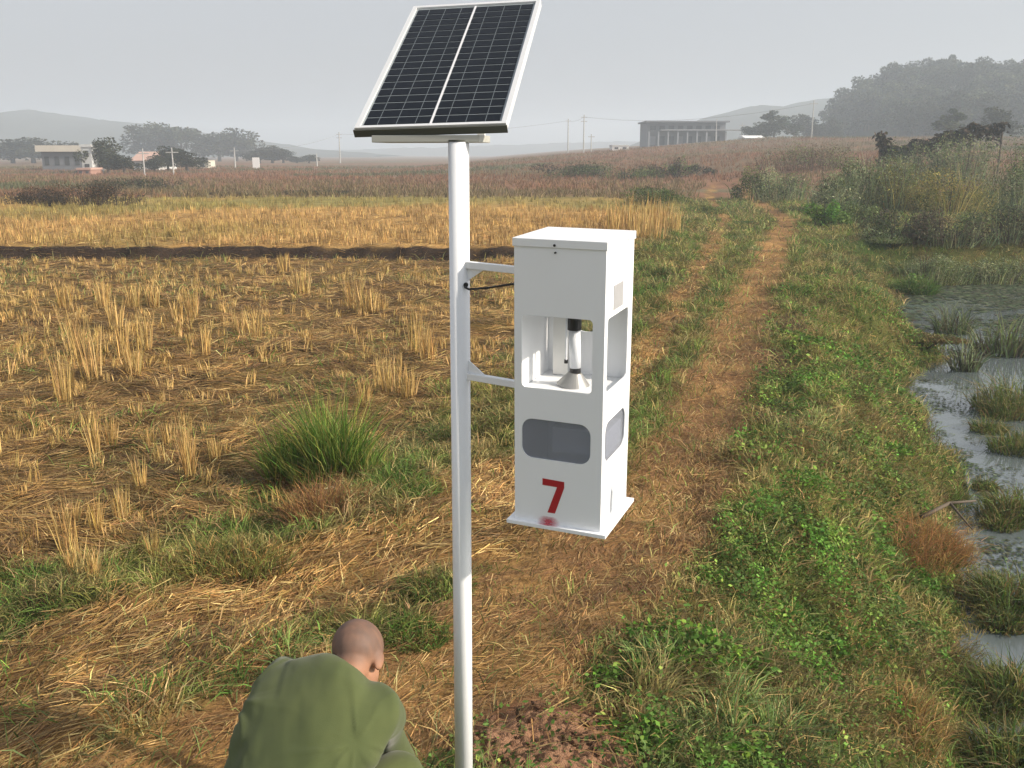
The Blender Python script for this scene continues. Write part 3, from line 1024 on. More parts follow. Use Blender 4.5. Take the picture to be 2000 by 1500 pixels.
shrub('green_bush', 'fresh green broadleaf bush right where the track disappears', 'bush', 1612, 445, 30, 95, 58, [G_GREEN, G_GREEN * 1.2, G_BRIGHT * .9, G_BRIGHT], 1300, .12)
shrub('dark_bush', 'dark hedge-like bush row on the field edge above the trap box', 'bush', 1120, 352, 78, 150, 36, DARK + SHRUB[:2] + RUSTY[:1], 1600, .2, 200, DARK)
shrub('dark_bush', 'dark green bush continuing the hedge towards the long shed', 'bush', 1235, 352, 74, 130, 36, SHRUB[:3] + DARK[1:], 1500, .2, 200, SHRUB)
shrub('dark_bush', 'pointed dark bush standing highest in the field hedge', 'bush', 1318, 352, 74, 46, 50, SHRUB[:3] + DARK[:2], 600, .2)
shrub('dark_bush', 'low dark bush closing the far end of the field hedge', 'bush', 1360, 345, 76, 70, 24, SHRUB[:3] + DARK[:2], 600, .2)
shrub('green_bush', 'low dark green bush left of the far track ruts', 'bush', 1280, 408, 41, 120, 46, SHRUB[:3] + [G_GREEN * .7], 1600, .11, 200, SHRUB)
shrub('green_bush', 'low olive bush between far track and stubble tufts', 'bush', 1370, 425, 36, 90, 24, [G_OLIVE, SHRUB[1], SHRUB[2]], 800, .1, 200, [G_OLIVE])
shrub('brush_heap', 'large dark brown heap of brushwood at the far left field edge', 'brush heap', 180, 406, 40, 190, 56, DARK + RUSTY[:2], 2600, .10, 700, DARK + RUSTY[:1])
shrub('brush_heap', 'low dark brush heap trailing off beside the larger one', 'brush heap', 60, 402, 41, 130, 40, DARK + RUSTY[:2], 1600, .10, 400, DARK)
shrub('dark_bush', 'low dark scrub strip behind the brown brush heap', 'bush', 255, 368, 62, 170, 22, DARK + SHRUB[:1], 1200, .16, 100, DARK)
shrub('dark_bush', 'long thin strip of dark weeds across the left field', 'bush', 620, 380, 52, 160, 9, DARK + SHRUB[:2], 900, .14, 100, DARK, dep=.25)
shrub('dark_bush', 'short strip of dark weeds left of the long strip', 'bush', 450, 383, 52, 130, 8, DARK + SHRUB[:2] + RUSTY[:1], 700, .14, 100, DARK, dep=.25)

for px, py, Y, w, h, cols, lab in ((1725, 530, 24.5, 90, 80, [GREYG[2], GREYG[3], SHRUB[2], G_GREEN], 'pale feathery reed clump at the pond corner below the shrubs'),
                                   (1790, 560, 21.5, 70, 36, [G_GREEN, G_BRIGHT * .7, SHRUB[2]], 'green reed clump standing in the bright water'),
                                   (1862, 640, 16.6, 70, 70, [DARK[2], GREYG[1], SHRUB[1]], 'sparse dark reeds in the bright water beyond the swelling green bush'),
                                   (1885, 735, 13.6, 50, 95, [DARK[2], GREYG[1], GREYG[2]], 'sparse dark reeds standing beside the swelling green bush'),
                                   (1960, 690, 14.8, 120, 90, [DARK[2], GREYG[1], SHRUB[2]], 'widest patch of dark reeds standing well out in the pond'),
                                   (1560, 640, 16.5, 60, 35, [G_GREEN, G_BRIGHT * .7, G_OLIVE], 'low green clump on the bank right of the dark earth')):
    P = at_y(px, py, Y)
    gz = max(WATER_Z - .02, float(height(P.x, P.y)))
    s = (P.y * CS + (CAM_H - P.z) * SN) / FPX
    hh = (P.z - gz) + h * s
    if px > 1855:
        o = build('reed_clump', [blade_clump(int(3.2 * w), w * .5 * s, w * .35 * s, hh * 1.2, .016, cols, .28, .6)], M_LEAF)
    else:
        o = build('reed_clump', [blade_clump(1300, w * .5 * s, w * .45 * s, hh * 1.15, .014, cols, .38, .8), leaf_clump(700, w * .5 * s, w * .45 * s, hh * .8, .07, cols, .3, seed=int(px) % 31)], M_LEAF)
    o.location = (P.x, P.y, gz)
    tag(o, lab, 'reeds')

for px, py, w, h in ((1932, 842, 46, 45), (1985, 800, 120, 95), (1960, 815, 60, 50), (1995, 880, 90, 60), (1922, 955, 34, 38), (1990, 1010, 110, 80), (1955, 1030, 50, 42), (1935, 1150, 44, 55), (1992, 1190, 130, 100), (1958, 1225, 60, 55), (1922, 1330, 40, 60), (1990, 1370, 120, 110), (1945, 1400, 60, 60), (1985, 1500, 130, 120)):
    P = on_ground(px, py, WATER_Z)
    s = (P.y * CS + (CAM_H - P.z) * SN) / FPX
    o = build('marsh_clump', [blade_clump(int(7 * w), w * .7 * s, w * .55 * s, h * s * 1.2, .008, [G_GREEN, G_OLIVE, SHRUB[1], BANK_DRY * .8], .30, .8), leaf_clump(int(5 * w), w * .75 * s, w * .6 * s, h * s * .35, .03, [G_GREEN, G_OLIVE, SHRUB[1], DARK[2]], .2, seed=int(py) % 53)], M_LEAF)
    o.location = P
    tag(o, 'clump of green marsh grass growing out of the pond beyond the bank', 'marsh grass', 'marsh grass clumps standing in the pond', 'thing')

# floating plants and scum on the pond
X = np.concatenate([RNG.uniform(1, 18, 160000), RNG.uniform(1.5, 8, 150000)]); Y = np.concatenate([RNG.uniform(3, 28, 160000), RNG.uniform(3, 13, 150000)])
n = fbm(X * .8, Y * .8, 140, 3)
d = water_dist(X, Y)
n5 = fbm(X * 3.1, Y * 3.1, 141, 2)
dens = np.clip(.02 + .8 * sstep(19.5, 22.5, Y) + .9 * sstep(.56, .70, n) * sstep(.35, .6, n5) + .8 * sstep(.7, .0, -d) * sstep(.4, .6, n5) + .75 * sstep(.9, 2.2, -d) * sstep(.38, .58, n), 0, 1)
k = (d < -.02) & (RNG.uniform(0, 1, len(X)) < dens * np.where(Y < 14, .55, 1))
X, Y = X[k], Y[k]
N = len(X)
c = jitter(np.where((RNG.uniform(0, 1, N) < .5)[:, None], np.array((.055, .080, .036)), np.array((.085, .095, .055))), N, .35, .08)
ang = RNG.uniform(0, 2 * PI, N)
t = np.stack([np.cos(ang), np.sin(ang), np.zeros(N)], 1)
nrm = np.stack([RNG.normal(0, .06, N), RNG.normal(0, .06, N), np.ones(N)], 1)
sz = RNG.uniform(.012, .04, N) * np.where(Y > 14, 4.0, 1.0)
tag(build('pond_weed', [quads_arrays(np.stack([X, Y, np.full(N, WATER_Z + .006) + RNG.uniform(0, .006, N)], 1), t, sz, sz * .7, c, nrm)], M_LEAF),
    'grey green floating weed and debris on the pond surface', 'pond weed', kind='stuff')

# branch lying into the water
bm = bmesh.new()
B0 = on_ground(1800, 1010, -.6); B1 = on_ground(1905, 978, -.62); B2 = on_ground(1900, 1035, -.62)
add_path(bm, [B0, (B0 + B1) / 2 + Vector((0, 0, .05)), B1], [.018, .014, .008], 7)
add_path(bm, [(B0 + B1) / 2 + Vector((0, 0, .05)), B2], [.011, .006], 6)
tag(link('fallen_branch', bm_mesh('fallen_branch', bm, True), mat=M_TWIG), 'thin brown branch reaching out over the pond from the rusty clump', 'branch')

# dead vines on posts at the top of the right bank
root = empty('vine_trellis', (30, 56, float(height(30, 56))))
bm = bmesh.new()
vp = []
for k, (px, py) in enumerate(((1722, 255), (1735, 285), (1790, 272), (1850, 255), (1900, 240), (1960, 238))):
    Pt = at_y(px, py, 56)
    g = float(height(Pt.x, 56))
    b2 = bmesh.new(); add_tube(b2, (Pt.x, 56, g - .2), (Pt.x, 56, Pt.z), .06, .05, 7)
    link('post', bm_mesh('post', b2), root, M_TWIG)
    vp.append(Pt)
pos = []
for a, b in zip(vp[:-1], vp[1:]):
    m = 420
    tt = RNG.uniform(0, 1, (m, 1))
    sag = -.25 * np.sin(tt * PI)
    p = np.array(a) * (1 - tt) + np.array(b) * tt + np.concatenate([np.zeros((m, 2)), sag], 1)
    p += np.concatenate([RNG.normal(0, .15, (m, 2)), -np.abs(RNG.normal(0, .45, (m, 1)))], 1)
    pos.append(p)
pos = np.concatenate(pos)
Cc = np.asarray(DARK)[RNG.integers(0, 3, len(pos))]
build('dead_vine', [leaf_arrays(pos, RNG.uniform(.15, .4, len(pos)), jitter(Cc, len(pos)), .2)], M_LEAF, root)
tag(root, 'line of posts overgrown with dark dead vines above the pond thicket', 'vine trellis')

# clods of dug-out soil at the foot of the pole
M_CLOD = paint('red_soil', (0.40, 0.225, 0.135), .95, .36, scale=18, spec=.1, bump=1.0)
M_CLOD2 = paint('tan_soil', (0.34, 0.22, 0.125), .95, .36, scale=18, spec=.1, bump=1.0)
clod_meshes = []
for k in range(4):
    bm = bmesh.new()
    bmesh.ops.create_icosphere(bm, subdivisions=2, radius=1)
    for v in bm.verts:
        v.co *= 1 + .95 * (float(fbm(v.co.x * 2.3 + k * 5, v.co.y * 2.3 + v.co.z * 2.1, 60 + k, 3)) - .5) * 2
    me = bm_mesh('soil_clod', bm, k % 2 == 0); me.materials.append(M_CLOD if k != 2 else M_CLOD2)
    clod_meshes.append(me)
gx = np.arange(-.34, .68, .011); gy = np.arange(2.76, 3.56, .011)
A_, B_ = np.meshgrid(gx, gy)
e_ = ((A_ - .15) / .34) ** 2 + ((B_ - 3.10) / .26) ** 2
bil = 1 - np.abs(2 * fbm(A_ * 19 + .8 * fbm(A_ * 5, B_ * 5, 810, 2), B_ * 19, 811, 3) - 1) * 1.8
fine_ = fbm(A_ * 42, B_ * 42, 812, 3) - .5
H_ = height(A_, B_) + sstep(1.25, .25, e_ + .7 * (fbm(A_ * 7, B_ * 7, 813, 3) - .5)) * (.004 + .022 * np.clip(bil, 0, 1) + .050 * fine_) - .012 * sstep(.9, 1.3, e_)
i_ = np.arange(A_.size).reshape(A_.shape)
q_ = np.stack([i_[:-1, :-1], i_[:-1, 1:], i_[1:, 1:], i_[1:, :-1]], -1)
q_ = q_[(e_[:-1, :-1] < 1.35)].reshape(-1, 4)
tag(link('soil_heap', mesh_np('soil_heap', np.stack([A_.ravel(), B_.ravel(), H_.ravel()], 1), loops=q_.ravel(), starts=np.arange(0, q_.size, 4)), mat=M_CLOD),
    'heap of crumbly reddish soil dug out at the foot of the white pole', 'soil heap')
rr = random.Random(4)
for k in range(110):
    a = rr.uniform(0, 2 * PI); q = math.sqrt(rr.random())
    x, y = .16 + .42 * q * math.cos(a), 3.10 + .28 * q * math.sin(a)
    s = rr.choice((.006, .008, .010, .012, .015, .019)) * rr.uniform(.7, 1.2)
    o = link('soil_clod', clod_meshes[k % 4])
    o.location = (x, y, float(height(x, y)) + .014 + s * .3)
    o.scale = (s * rr.uniform(.8, 1.3), s, s * rr.uniform(.6, .9))
    o.rotation_euler = (rr.uniform(0, 6), rr.uniform(0, 6), rr.uniform(0, 6))
    tag(o, 'reddish lump of freshly dug soil beside the foot of the pole', 'soil clod', 'lumps of dug soil at the pole')
x, y = on_ground(1520, 1440).xy
o = link('stone', clod_meshes[1].copy()); o.data.materials.clear(); o.data.materials.append(paint('tan_stone', (.30, .20, .10), .9, .2))
o.location = (x, y, float(height(x, y)) + .03); o.scale = (.055, .03, .03); o.rotation_euler = (0, .2, .5)
tag(o, 'flat tan stone lying in the grass near the bottom of the bank', 'stone')

# ------------------------------------------------------------------ trap station
PX, PY = -0.151, 2.76
station = empty('insect_trap_station', (PX, PY, 0))
tag(station, 'white pole carrying a tilted solar panel and a windowed trap box marked 7', 'insect trap')
bm = bmesh.new()
add_tube(bm, (PX - .0115, PY, -.3), (PX, PY, 2.232), .0295, .0295, 40)
link('pole', bm_mesh('pole', bm), station, M_WHITE)
for p in station.children[0].data.polygons: p.use_smooth = len(p.vertices) == 4


def rot3(yaw, pit, rol):
    return Matrix.Rotation(yaw, 4, 'Z') @ Matrix.Rotation(pit, 4, 'X') @ Matrix.Rotation(rol, 4, 'Y')


# ---- solar panel (bottom edge centre is the origin; y runs up the slope)
MP = Matrix.Translation((-.2336, 2.75, 2.2752)) @ rot3(-.1687, .5576, -.0293)
PW, PL, PT = .4403, .7951, .026
bm = bmesh.new()
fr = .014
add_box(bm, (0, fr / 2 + .0015, -PT / 2), (PW, fr - .003, PT), MP)
add_box(bm, (0, PL - fr / 2, -PT / 2), (PW, fr, PT), MP)
for s in (-1, 1):
    add_box(bm, (s * (PW / 2 - fr / 2), PL / 2, -PT / 2), (fr, PL - 2 * fr, PT), MP)
me = bm_mesh('solar_panel', bm)
me.materials.append(M_ALU); me.materials.append(M_ALU_SHADE)
nn = MP.to_3x3() @ Vector((0, 0, 1))
panel = link('solar_panel', me, station)
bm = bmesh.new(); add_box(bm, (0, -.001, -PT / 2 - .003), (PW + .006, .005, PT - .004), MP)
link('front_rail_shade', bm_mesh('front_rail_shade', bm), panel, M_ALU_SHADE)  # strip over the frame's lower face, its shade and dark reflection painted as colour
bm = bmesh.new(); add_box(bm, (0, PL / 2, -.010), (PW - 2 * fr - .001, PL - 2 * fr - .001, .008), MP)
link('backsheet', bm_mesh('backsheet', bm), panel, M_BACKSHEET)
rows, colsn = 18, 2
mx_, my_ = .008, .012
cwid = (PW - 2 * fr - 2 * mx_ - .010) / 2
chgt = (PL - 2 * fr - 2 * my_ - (rows - 1) * .0062) / rows
bm = bmesh.new(); add_box(bm, (0, 0, 0), (cwid, chgt, .0016))
cm = bm_mesh('solar_cell', bm); cm.materials.append(M_CELL)
bus = bmesh.new()
for i in range(colsn):
    for j in range(rows):
        cx = (i - .5) * (cwid + .010)
        cy = fr + my_ + chgt / 2 + j * (chgt + .0062)
        o = link('solar_cell', cm, panel)
        o.matrix_basis = MP @ Matrix.Translation((cx, cy, -.0048))
        offs = (-.29, .0, .29)
        for t in offs:
            add_box(bus, (cx + t * cwid, cy, -.0038), (.0013, chgt + .006, .0006), MP)
M_BUS = paint('busbar', (.17, .20, .22), .45, .05, .2)
o = link('busbar', bm_mesh('busbar', bus), panel, M_BUS)
o['kind'] = 'stuff'
bm = bmesh.new(); add_box(bm, (0, PL / 2, -.0048), (.006, PL - 2 * fr - .004, .0014), MP)
link('centre_strip', bm_mesh('centre_strip', bm), panel, paint('white_tape', (.7, .71, .74), .5, .03))

# mounting tray under the panel
MT = Matrix.Translation((-.2336, 2.75, 2.2752)) @ Matrix.Rotation(-.1687, 4, 'Z')
bm = bmesh.new()
add_box(bm, (-.012, .08, -.0345), (.315, .15, .020), MT, .002)
br = link('mounting_tray', bm_mesh('mounting_tray', bm), station, paint('cream_steel', (.42, .42, .38), .45, .04))
for s in (-.14, .12):
    bm = bmesh.new()
    add_box(bm, (s, .150, .0), (.022, .012, .085), MT)
    link('strut', bm_mesh('strut', bm), br, M_WHITE)
bm = bmesh.new(); add_tube(bm, (PX, PY, 2.2325), (PX, PY, 2.2375), .031, .031, 32)
link('pole_top_shade', bm_mesh('pole_top_shade', bm), station, M_ALU_SHADE)  # thin dark ring added for the shadow at the pole top, not a cap

# ---- trap box
BW, BD, BH = .2531, .256, .784
MB = Matrix.Translation((.1746, 2.6, 1.1951)) @ rot3(-.3986, .0386, .0123)


def rrect(x0, x1, y0, y1, r, n=6):
    pts = []
    for cx, cy, a0 in ((x1 - r, y1 - r, 0), (x0 + r, y1 - r, PI / 2), (x0 + r, y0 + r, PI), (x1 - r, y0 + r, 1.5 * PI)):
        for k in range(n + 1):
            a = a0 + PI / 2 * k / n
            pts.append((cx + r * math.cos(a), cy + r * math.sin(a)))
    return pts


def sheet(outer, holes, t):
    """a flat sheet with holes, thickness t, in the local XY plane"""
    cu = bpy.data.curves.new('sheet', 'CURVE')
    cu.dimensions = '2D'
    cu.fill_mode = 'BOTH'
    cu.extrude = t / 2
    for pts in [outer] + holes:
        sp = cu.splines.new('POLY')
        sp.points.add(len(pts) - 1)
        for p, (x, y) in zip(sp.points, pts): p.co = (x, y, 0, 1)
        sp.use_cyclic_u = True
    o = bpy.data.objects.new('sheet', cu)
    COL.objects.link(o)
    dg = bpy.context.evaluated_depsgraph_get()
    me = bpy.data.meshes.new_from_object(o.evaluated_get(dg))
    bpy.data.objects.remove(o)
    bpy.data.curves.remove(cu)
    return me


TH = .0035
UP = (.392, .592)
LO = (.190, .304)
hw = BW / 2; hd = BD / 2
fx0, fx1 = -hw + .085 * BW, -hw + .872 * BW
sx0, sx1 = -hd + .10 * BD, -hd + .84 * BD
front_holes = [rrect(fx0, fx1, *UP, .012), rrect(fx0, fx1, *LO, .032)]
side_holes = [rrect(sx0, sx1, *UP, .012), rrect(sx0, sx1, *LO, .032)]
rect = lambda x0, x1, y0, y1: [(x0, y0), (x1, y0), (x1, y1), (x0, y1)]
FXm = Matrix(((1, 0, 0, 0), (0, 0, -1, -hd + TH / 2), (0, 1, 0, 0), (0, 0, 0, 1)))       # local sheet xy -> box x,z at the front
SXm = Matrix(((0, 0, 1, hw - TH / 2), (1, 0, 0, 0), (0, 1, 0, 0), (0, 0, 0, 1)))
LXm = Matrix(((0, 0, 1, -hw + TH / 2), (1, 0, 0, 0), (0, 1, 0, 0), (0, 0, 0, 1)))
BXm = Matrix(((1, 0, 0, 0), (0, 0, -1, hd - TH / 2), (0, 1, 0, 0), (0, 0, 0, 1)))
bm = bmesh.new()
for me, M in ((sheet(rect(-hw, hw, 0, BH), front_holes, TH), FXm),
              (sheet(rect(-hd + TH + .0002, hd - TH - .0002, 0, BH), side_holes, TH), SXm),
              (sheet(rect(-hd + TH + .0002, hd - TH - .0002, 0, BH), [], TH), LXm),
              (sheet(rect(-hw, hw, 0, BH), [rrect(-.042, .032, .50, .602, .03)], TH), BXm)):
    me.transform(MB @ M)
    bm.from_mesh(me)
    bpy.data.meshes.remove(me)
# compartment floors
add_box(bm, (0, 0, .372), (BW - 2 * TH - .001, BD - 2 * TH - .001, .004), MB)
add_box(bm, (0, 0, .612), (BW - 2 * TH - .001, BD - 2 * TH - .001, .004), MB)
box = link('trap_box', bm_mesh('trap_box', bm), station, M_WHITE)


def bpart(name, fn, mat, smooth=False):
    b = bmesh.new(); fn(b)
    me = bm_mesh(name, b, smooth)
    return link(name, me, box, mat)


def lid(b):
    add_box(b, (0, 0, BH + .001), (BW + .008, BD + .008, .022), MB, .0015)
bpart('lid', lid, M_WHITE)
bpart('base_plate', lambda b: add_box(b, (0, 0, -.006), (BW + .040, BD + .030, .011), MB, .001), M_WHITE)
for x, z in ((-.012, BH - .003), (-.010, BH - .022)):
    bpart('screw', lambda b: add_tube(b, MB @ Vector((x, -hd - .0065, z)), MB @ Vector((x, -hd - .0005, z)), .0035 if z > BH - .01 else .0025, None, 10), M_BLACK)
bpart('screw', lambda b: add_tube(b, MB @ Vector((hw + .0065, .055, BH - .004)), MB @ Vector((hw - .001, .055, BH - .004)), .0025, None, 10), M_GREY)
# panes
me = sheet(rrect(fx0 - .008, fx1 + .008, LO[0] - .008, LO[1] + .008, .03), [], .002); me.transform(MB @ Matrix.Translation((0, TH + .0005, 0)) @ FXm)
link('window_pane', me, box, M_TINT)
me = sheet(rrect(sx0 - .008, sx1 + .008, LO[0] - .008, LO[1] + .008, .03), [], .002); me.transform(MB @ Matrix.Translation((-TH - .0005, 0, 0)) @ SXm)
link('window_pane', me, box, M_TINT)
# collecting tray behind the lower panes
bpart('collecting_tray', lambda b: (add_box(b, (.035, .02, .225), (.16, .15, .075), MB, .004), add_box(b, (.06, -.02, .335), (.11, .10, .05), MB, .003)), M_GREY)
# lamp
lx0, ly0 = .004, 0.0
bpart('lamp_tube', lambda b: add_tube(b, MB @ Vector((lx0, ly0, .425)), MB @ Vector((lx0 - .004, ly0, .533)), .0165, None, 24), M_TUBE, False)
for p in [c for c in box.children if c.name.startswith('lamp_tube')][0].data.polygons: p.use_smooth = len(p.vertices) == 4
bpart('lamp_cap', lambda b: add_tube(b, MB @ Vector((lx0 - .004, ly0, .533)), MB @ Vector((lx0 - .004, ly0, .6095)), .0195, None, 24), M_BLACK)
bpart('lamp_cap', lambda b: add_tube(b, MB @ Vector((lx0, ly0, .411)), MB @ Vector((lx0, ly0, .425)), .0155, None, 24), M_BLACK)
bpart('support_rod', lambda b: add_tube(b, MB @ Vector((-.034, .03, .43)), MB @ Vector((-.034, .03, .609)), .003, None, 10), M_TUBE)
bpart('support_rod', lambda b: add_tube(b, MB @ Vector((-.034, .03, .4265)), MB @ Vector((-.034, .03, .4365)), .006, None, 10), M_BLACK)
bpart('funnel', lambda b: add_tube(b, MB @ Vector((0.0, 0, .3745)), MB @ Vector((.004, 0, .411)),   .048, .018, 32), M_FUNNEL)
bpart('corner_post', lambda b: add_box(b, (-.070, .085, .492), (.045, .008, .232), MB), M_WHITE_IN)
# numeral 7, a flat painted stroke figure
def seven(b):
    z0, z1, x0, x1, w = .034, .134, -.043, .021, .0195
    o = [(x0, z1), (x1, z1 - .002), (x1, z1 - .020), (-.0055, z0), (-.0275, z0), (.0, z1 - w - .001), (x0, z1 - w)]
    y = -hd - .0008
    fv = [b.verts.new(MB @ Vector((x, y, z))) for x, z in o]
    bv = [b.verts.new(MB @ Vector((x, -hd - .0001, z))) for x, z in o]
    b.faces.new(fv)
    for k in range(len(o)):
        b.faces.new((fv[k], bv[k], bv[(k + 1) % len(o)], fv[(k + 1) % len(o)]))
bpart('numeral', seven, M_RED)
# overspray below the numeral, on the base plate lip and the sheet above it
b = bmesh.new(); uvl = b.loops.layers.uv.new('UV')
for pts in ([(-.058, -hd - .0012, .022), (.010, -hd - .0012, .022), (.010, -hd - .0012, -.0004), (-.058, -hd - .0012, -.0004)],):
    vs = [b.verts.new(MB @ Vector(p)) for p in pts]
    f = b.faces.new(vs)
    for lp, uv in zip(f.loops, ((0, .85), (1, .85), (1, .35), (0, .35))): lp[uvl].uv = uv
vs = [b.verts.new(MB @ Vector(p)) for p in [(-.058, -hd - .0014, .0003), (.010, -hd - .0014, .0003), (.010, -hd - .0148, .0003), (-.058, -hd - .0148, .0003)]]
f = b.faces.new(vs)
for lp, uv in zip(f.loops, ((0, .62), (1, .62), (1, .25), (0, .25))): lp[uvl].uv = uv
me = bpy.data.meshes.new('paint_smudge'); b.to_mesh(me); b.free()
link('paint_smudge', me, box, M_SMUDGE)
bpart('label_plate', lambda b: add_box(b, (hw + .0007, -hd + .45 * BD, .640), (.0014, .085, .066), MB, .0003), M_LABEL)
def handle(b):
    add_box(b, (hw + .003, -hd + .40 * BD, .058), (.006, .012, .088), MB, .0015)
    add_box(b, (hw + .0072, -hd + .40 * BD, .058), (.003, .022, .066), MB, .001)
bpart('door_handle', handle, M_WHITE)

# ---- arms from pole to box with gussets
for zb, sgn in ((.688, -1), (.357, 1)):
    E = MB @ Vector((-hw - .001, -.006, zb))
    S = Vector((PX, PY, E.z + .004))
    dv = (E - S).normalized()
    up = Vector((0, 0, 1)); sd = dv.cross(up).normalized(); up = sd.cross(dv)
    M = Matrix((( *dv, 0), (*sd, 0), (*up, 0), (0, 0, 0, 1))).transposed()
    M.translation = S
    L = (E - S).length
    bm = bmesh.new()
    add_box(bm, (.0245 + (L - .0245) / 2, 0, 0), (L - .0245, .020, .020), M, .0015)
    arm = link('arm', bm_mesh('arm', bm), station, M_WHITE)
    bm = bmesh.new()
    o = [(.026, sgn * .0102), (.085, sgn * .0102), (.026, sgn * .048)]
    a = [bm.verts.new(M @ Vector((x, -.002, z))) for x, z in o]
    c = [bm.verts.new(M @ Vector((x, .002, z))) for x, z in o]
    bm.faces.new(a); bm.faces.new(c)
    for k in range(3): bm.faces.new((a[k], c[k], c[(k + 1) % 3], a[(k + 1) % 3]))
    link('gusset', bm_mesh('gusset', bm), arm, M_WHITE)
# cable from the pole to the box
pts = []
A = Vector((PX + .024, PY - .022, 1.83)); Bp = MB @ Vector((-hw - .001, .0, .655))
A = at_depth(910, 556, (PY - .024) * CS + (CAM_H - 1.82) * SN)
ctrl = [A, A + Vector((-.002, -.012, -.006)), A + Vector((.01, -.012, -.012)), A.lerp(Bp, .35) + Vector((0, -.006, -.010)), A.lerp(Bp, .7) + Vector((0, 0, -.002)), Bp]
bm = bmesh.new(); add_path(bm, ctrl, [.0032] * 6, 8)
link('cable', bm_mesh('cable', bm, True), station, M_BLACK)
bm = bmesh.new(); add_tube(bm, A + Vector((0, .006, 0)), A + Vector((0, -.010, 0)), .007, None, 12)
link('cable_gland', bm_mesh('cable_gland', bm), station, M_BLACK)


# ------------------------------------------------------------------ the crouching person
def skin_mesh(name, verts, edges, radii, voxel=.008, extra=None, root=0, sub=2, smooth=4):
    me = bpy.data.meshes.new(name)
    me.from_pydata([tuple(v) for v in verts], edges, [])
    o = bpy.data.objects.new(name, me)
    COL.objects.link(o)
    o.modifiers.new('skin', 'SKIN').use_smooth_shade = True
    if not me.skin_vertices:
        me.skin_vertices.new()
    for k, r in enumerate(radii):
        sv = me.skin_vertices[0].data[k]
        sv.radius = r if isinstance(r, tuple) else (r, r)
        sv.use_root = (k == root)
    s = o.modifiers.new('sub', 'SUBSURF'); s.levels = sub; s.render_levels = sub
    dg = bpy.context.evaluated_depsgraph_get()
    m1 = bpy.data.meshes.new_from_object(o.evaluated_get(dg))
    bpy.data.objects.remove(o)
    bm = bmesh.new(); bm.from_mesh(m1); bpy.data.meshes.remove(m1)
    if extra:
        for (c, s3, R) in extra:
            r = bmesh.ops.create_uvsphere(bm, u_segments=24, v_segments=16, radius=1)
            bmesh.ops.transform(bm, matrix=Matrix.Translation(c) @ R.to_4x4() @ Matrix.Diagonal((*s3, 1)), verts=r['verts'])
    m2 = bpy.data.meshes.new(name); bm.to_mesh(m2); bm.free()
    o = bpy.data.objects.new(name, m2); COL.objects.link(o)
    rm = o.modifiers.new('remesh', 'REMESH'); rm.mode = 'VOXEL'; rm.voxel_size = voxel; rm.use_smooth_shade = True
    sm = o.modifiers.new('smooth', 'SMOOTH'); sm.factor = .5; sm.iterations = smooth
    dg = bpy.context.evaluated_depsgraph_get()
    m3 = bpy.data.meshes.new_from_object(o.evaluated_get(dg))
    bpy.data.objects.remove(o); bpy.data.meshes.remove(m2)
    m3.polygons.foreach_set('use_smooth', np.ones(len(m3.polygons), bool))
    m3.name = name
    return m3


F = Vector((.5, .866, 0)); Rr = Vector((.866, -.5, 0)); UPV = Vector((0, 0, 1))
pelvis = Vector((-.69, 2.14, .37))
neck = Vector((-.487, 2.495, .735))
spine = (neck - pelvis).normalized()
back = (UPV - spine * UPV.dot(spine)).normalized()       # out of the back
belly = pelvis + spine * .16 + back * .02
chest = pelvis + spine * .36 + back * .035
shR = neck - spine * .065 + Rr * .158 - back * .015
shL = neck - spine * .075 - Rr * .175 - back * .03
elR = Vector((-.405, 2.66, .42)); elL = Vector((-.725, 2.40, .56))
wrR = Vector((-.335, 2.80, .16)); wrL = Vector((-.60, 2.58, .53))
hipR = pelvis + Rr * .10 - UPV * .02; hipL = pelvis - Rr * .10 - UPV * .02
knR = Vector((-.305, 2.43, .47)); knL = Vector((-.60, 2.60, .46))
anR = Vector((-.43, 2.28, .085)); anL = Vector((-.73, 2.42, .085))
hn = Vector((.30, .80, .10)).normalized()                # neck to head, leaning forward and down
skull = at_depth(700, 1272, 2.79)
vb, eb, rb = [], [], []


def vadd(p, r, parent=None):
    vb.append(p); rb.append(r)
    if parent is not None: eb.append((parent, len(vb) - 1))
    return len(vb) - 1


i_p = vadd(pelvis, (.135, .115))
i_b = vadd(belly, (.135, .105), i_p)
i_c = vadd(chest - back * .015, (.125, .085), i_b)
i_n0 = vadd(neck - spine * .02 - back * .012, (.062, .056), i_c)
i_n1 = vadd(neck + (skull - neck) * .45, .050, i_n0)
i_h = vadd(skull - (skull - neck).normalized() * .01, .062, i_n1)
for sh, el, wr, dirn in ((shR, elR, wrR, 1), (shL, elL, wrL, -1)):
    s_ = vadd(sh, .058, i_c)
    e_ = vadd(el, .041, s_)
    m_ = vadd(el.lerp(wr, .4), .038, e_)
    w_ = vadd(wr, .026, m_)
    dh = (wr - el).normalized()
    sd = dh.cross(UPV).normalized() * dirn
    pm = vadd(wr + dh * .055, (.036, .018), w_)
    for k, (off, ln) in enumerate(((-.030, .066), (-.010, .076), (.011, .070), (.030, .055))):
        r0 = wr + dh * .085 + sd * off
        curl = -sd.cross(dh).normalized() * dirn
        a = vadd(r0, .0092, pm)
        b_ = vadd(r0 + dh * ln * .5 + curl * .012, .0085, a)
        vadd(r0 + dh * ln * .85 + curl * .034, .0072, b_)
    t0 = vadd(wr + dh * .03 - sd * .035, .0105, w_)
    vadd(wr + dh * .075 - sd * .055 - sd.cross(dh).normalized() * dirn * .015, .0085, t0)
for hp, kn, an in ((hipR, knR, anR), (hipL, knL, anL)):
    h_ = vadd(hp, .095, i_p)
    k_ = vadd(kn, .058, h_)
    c_ = vadd(kn.lerp(an, .35), .055, k_)
    a_ = vadd(an, .036, c_)
    vadd(an + F * .16 - UPV * .045, (.042, .03), a_)
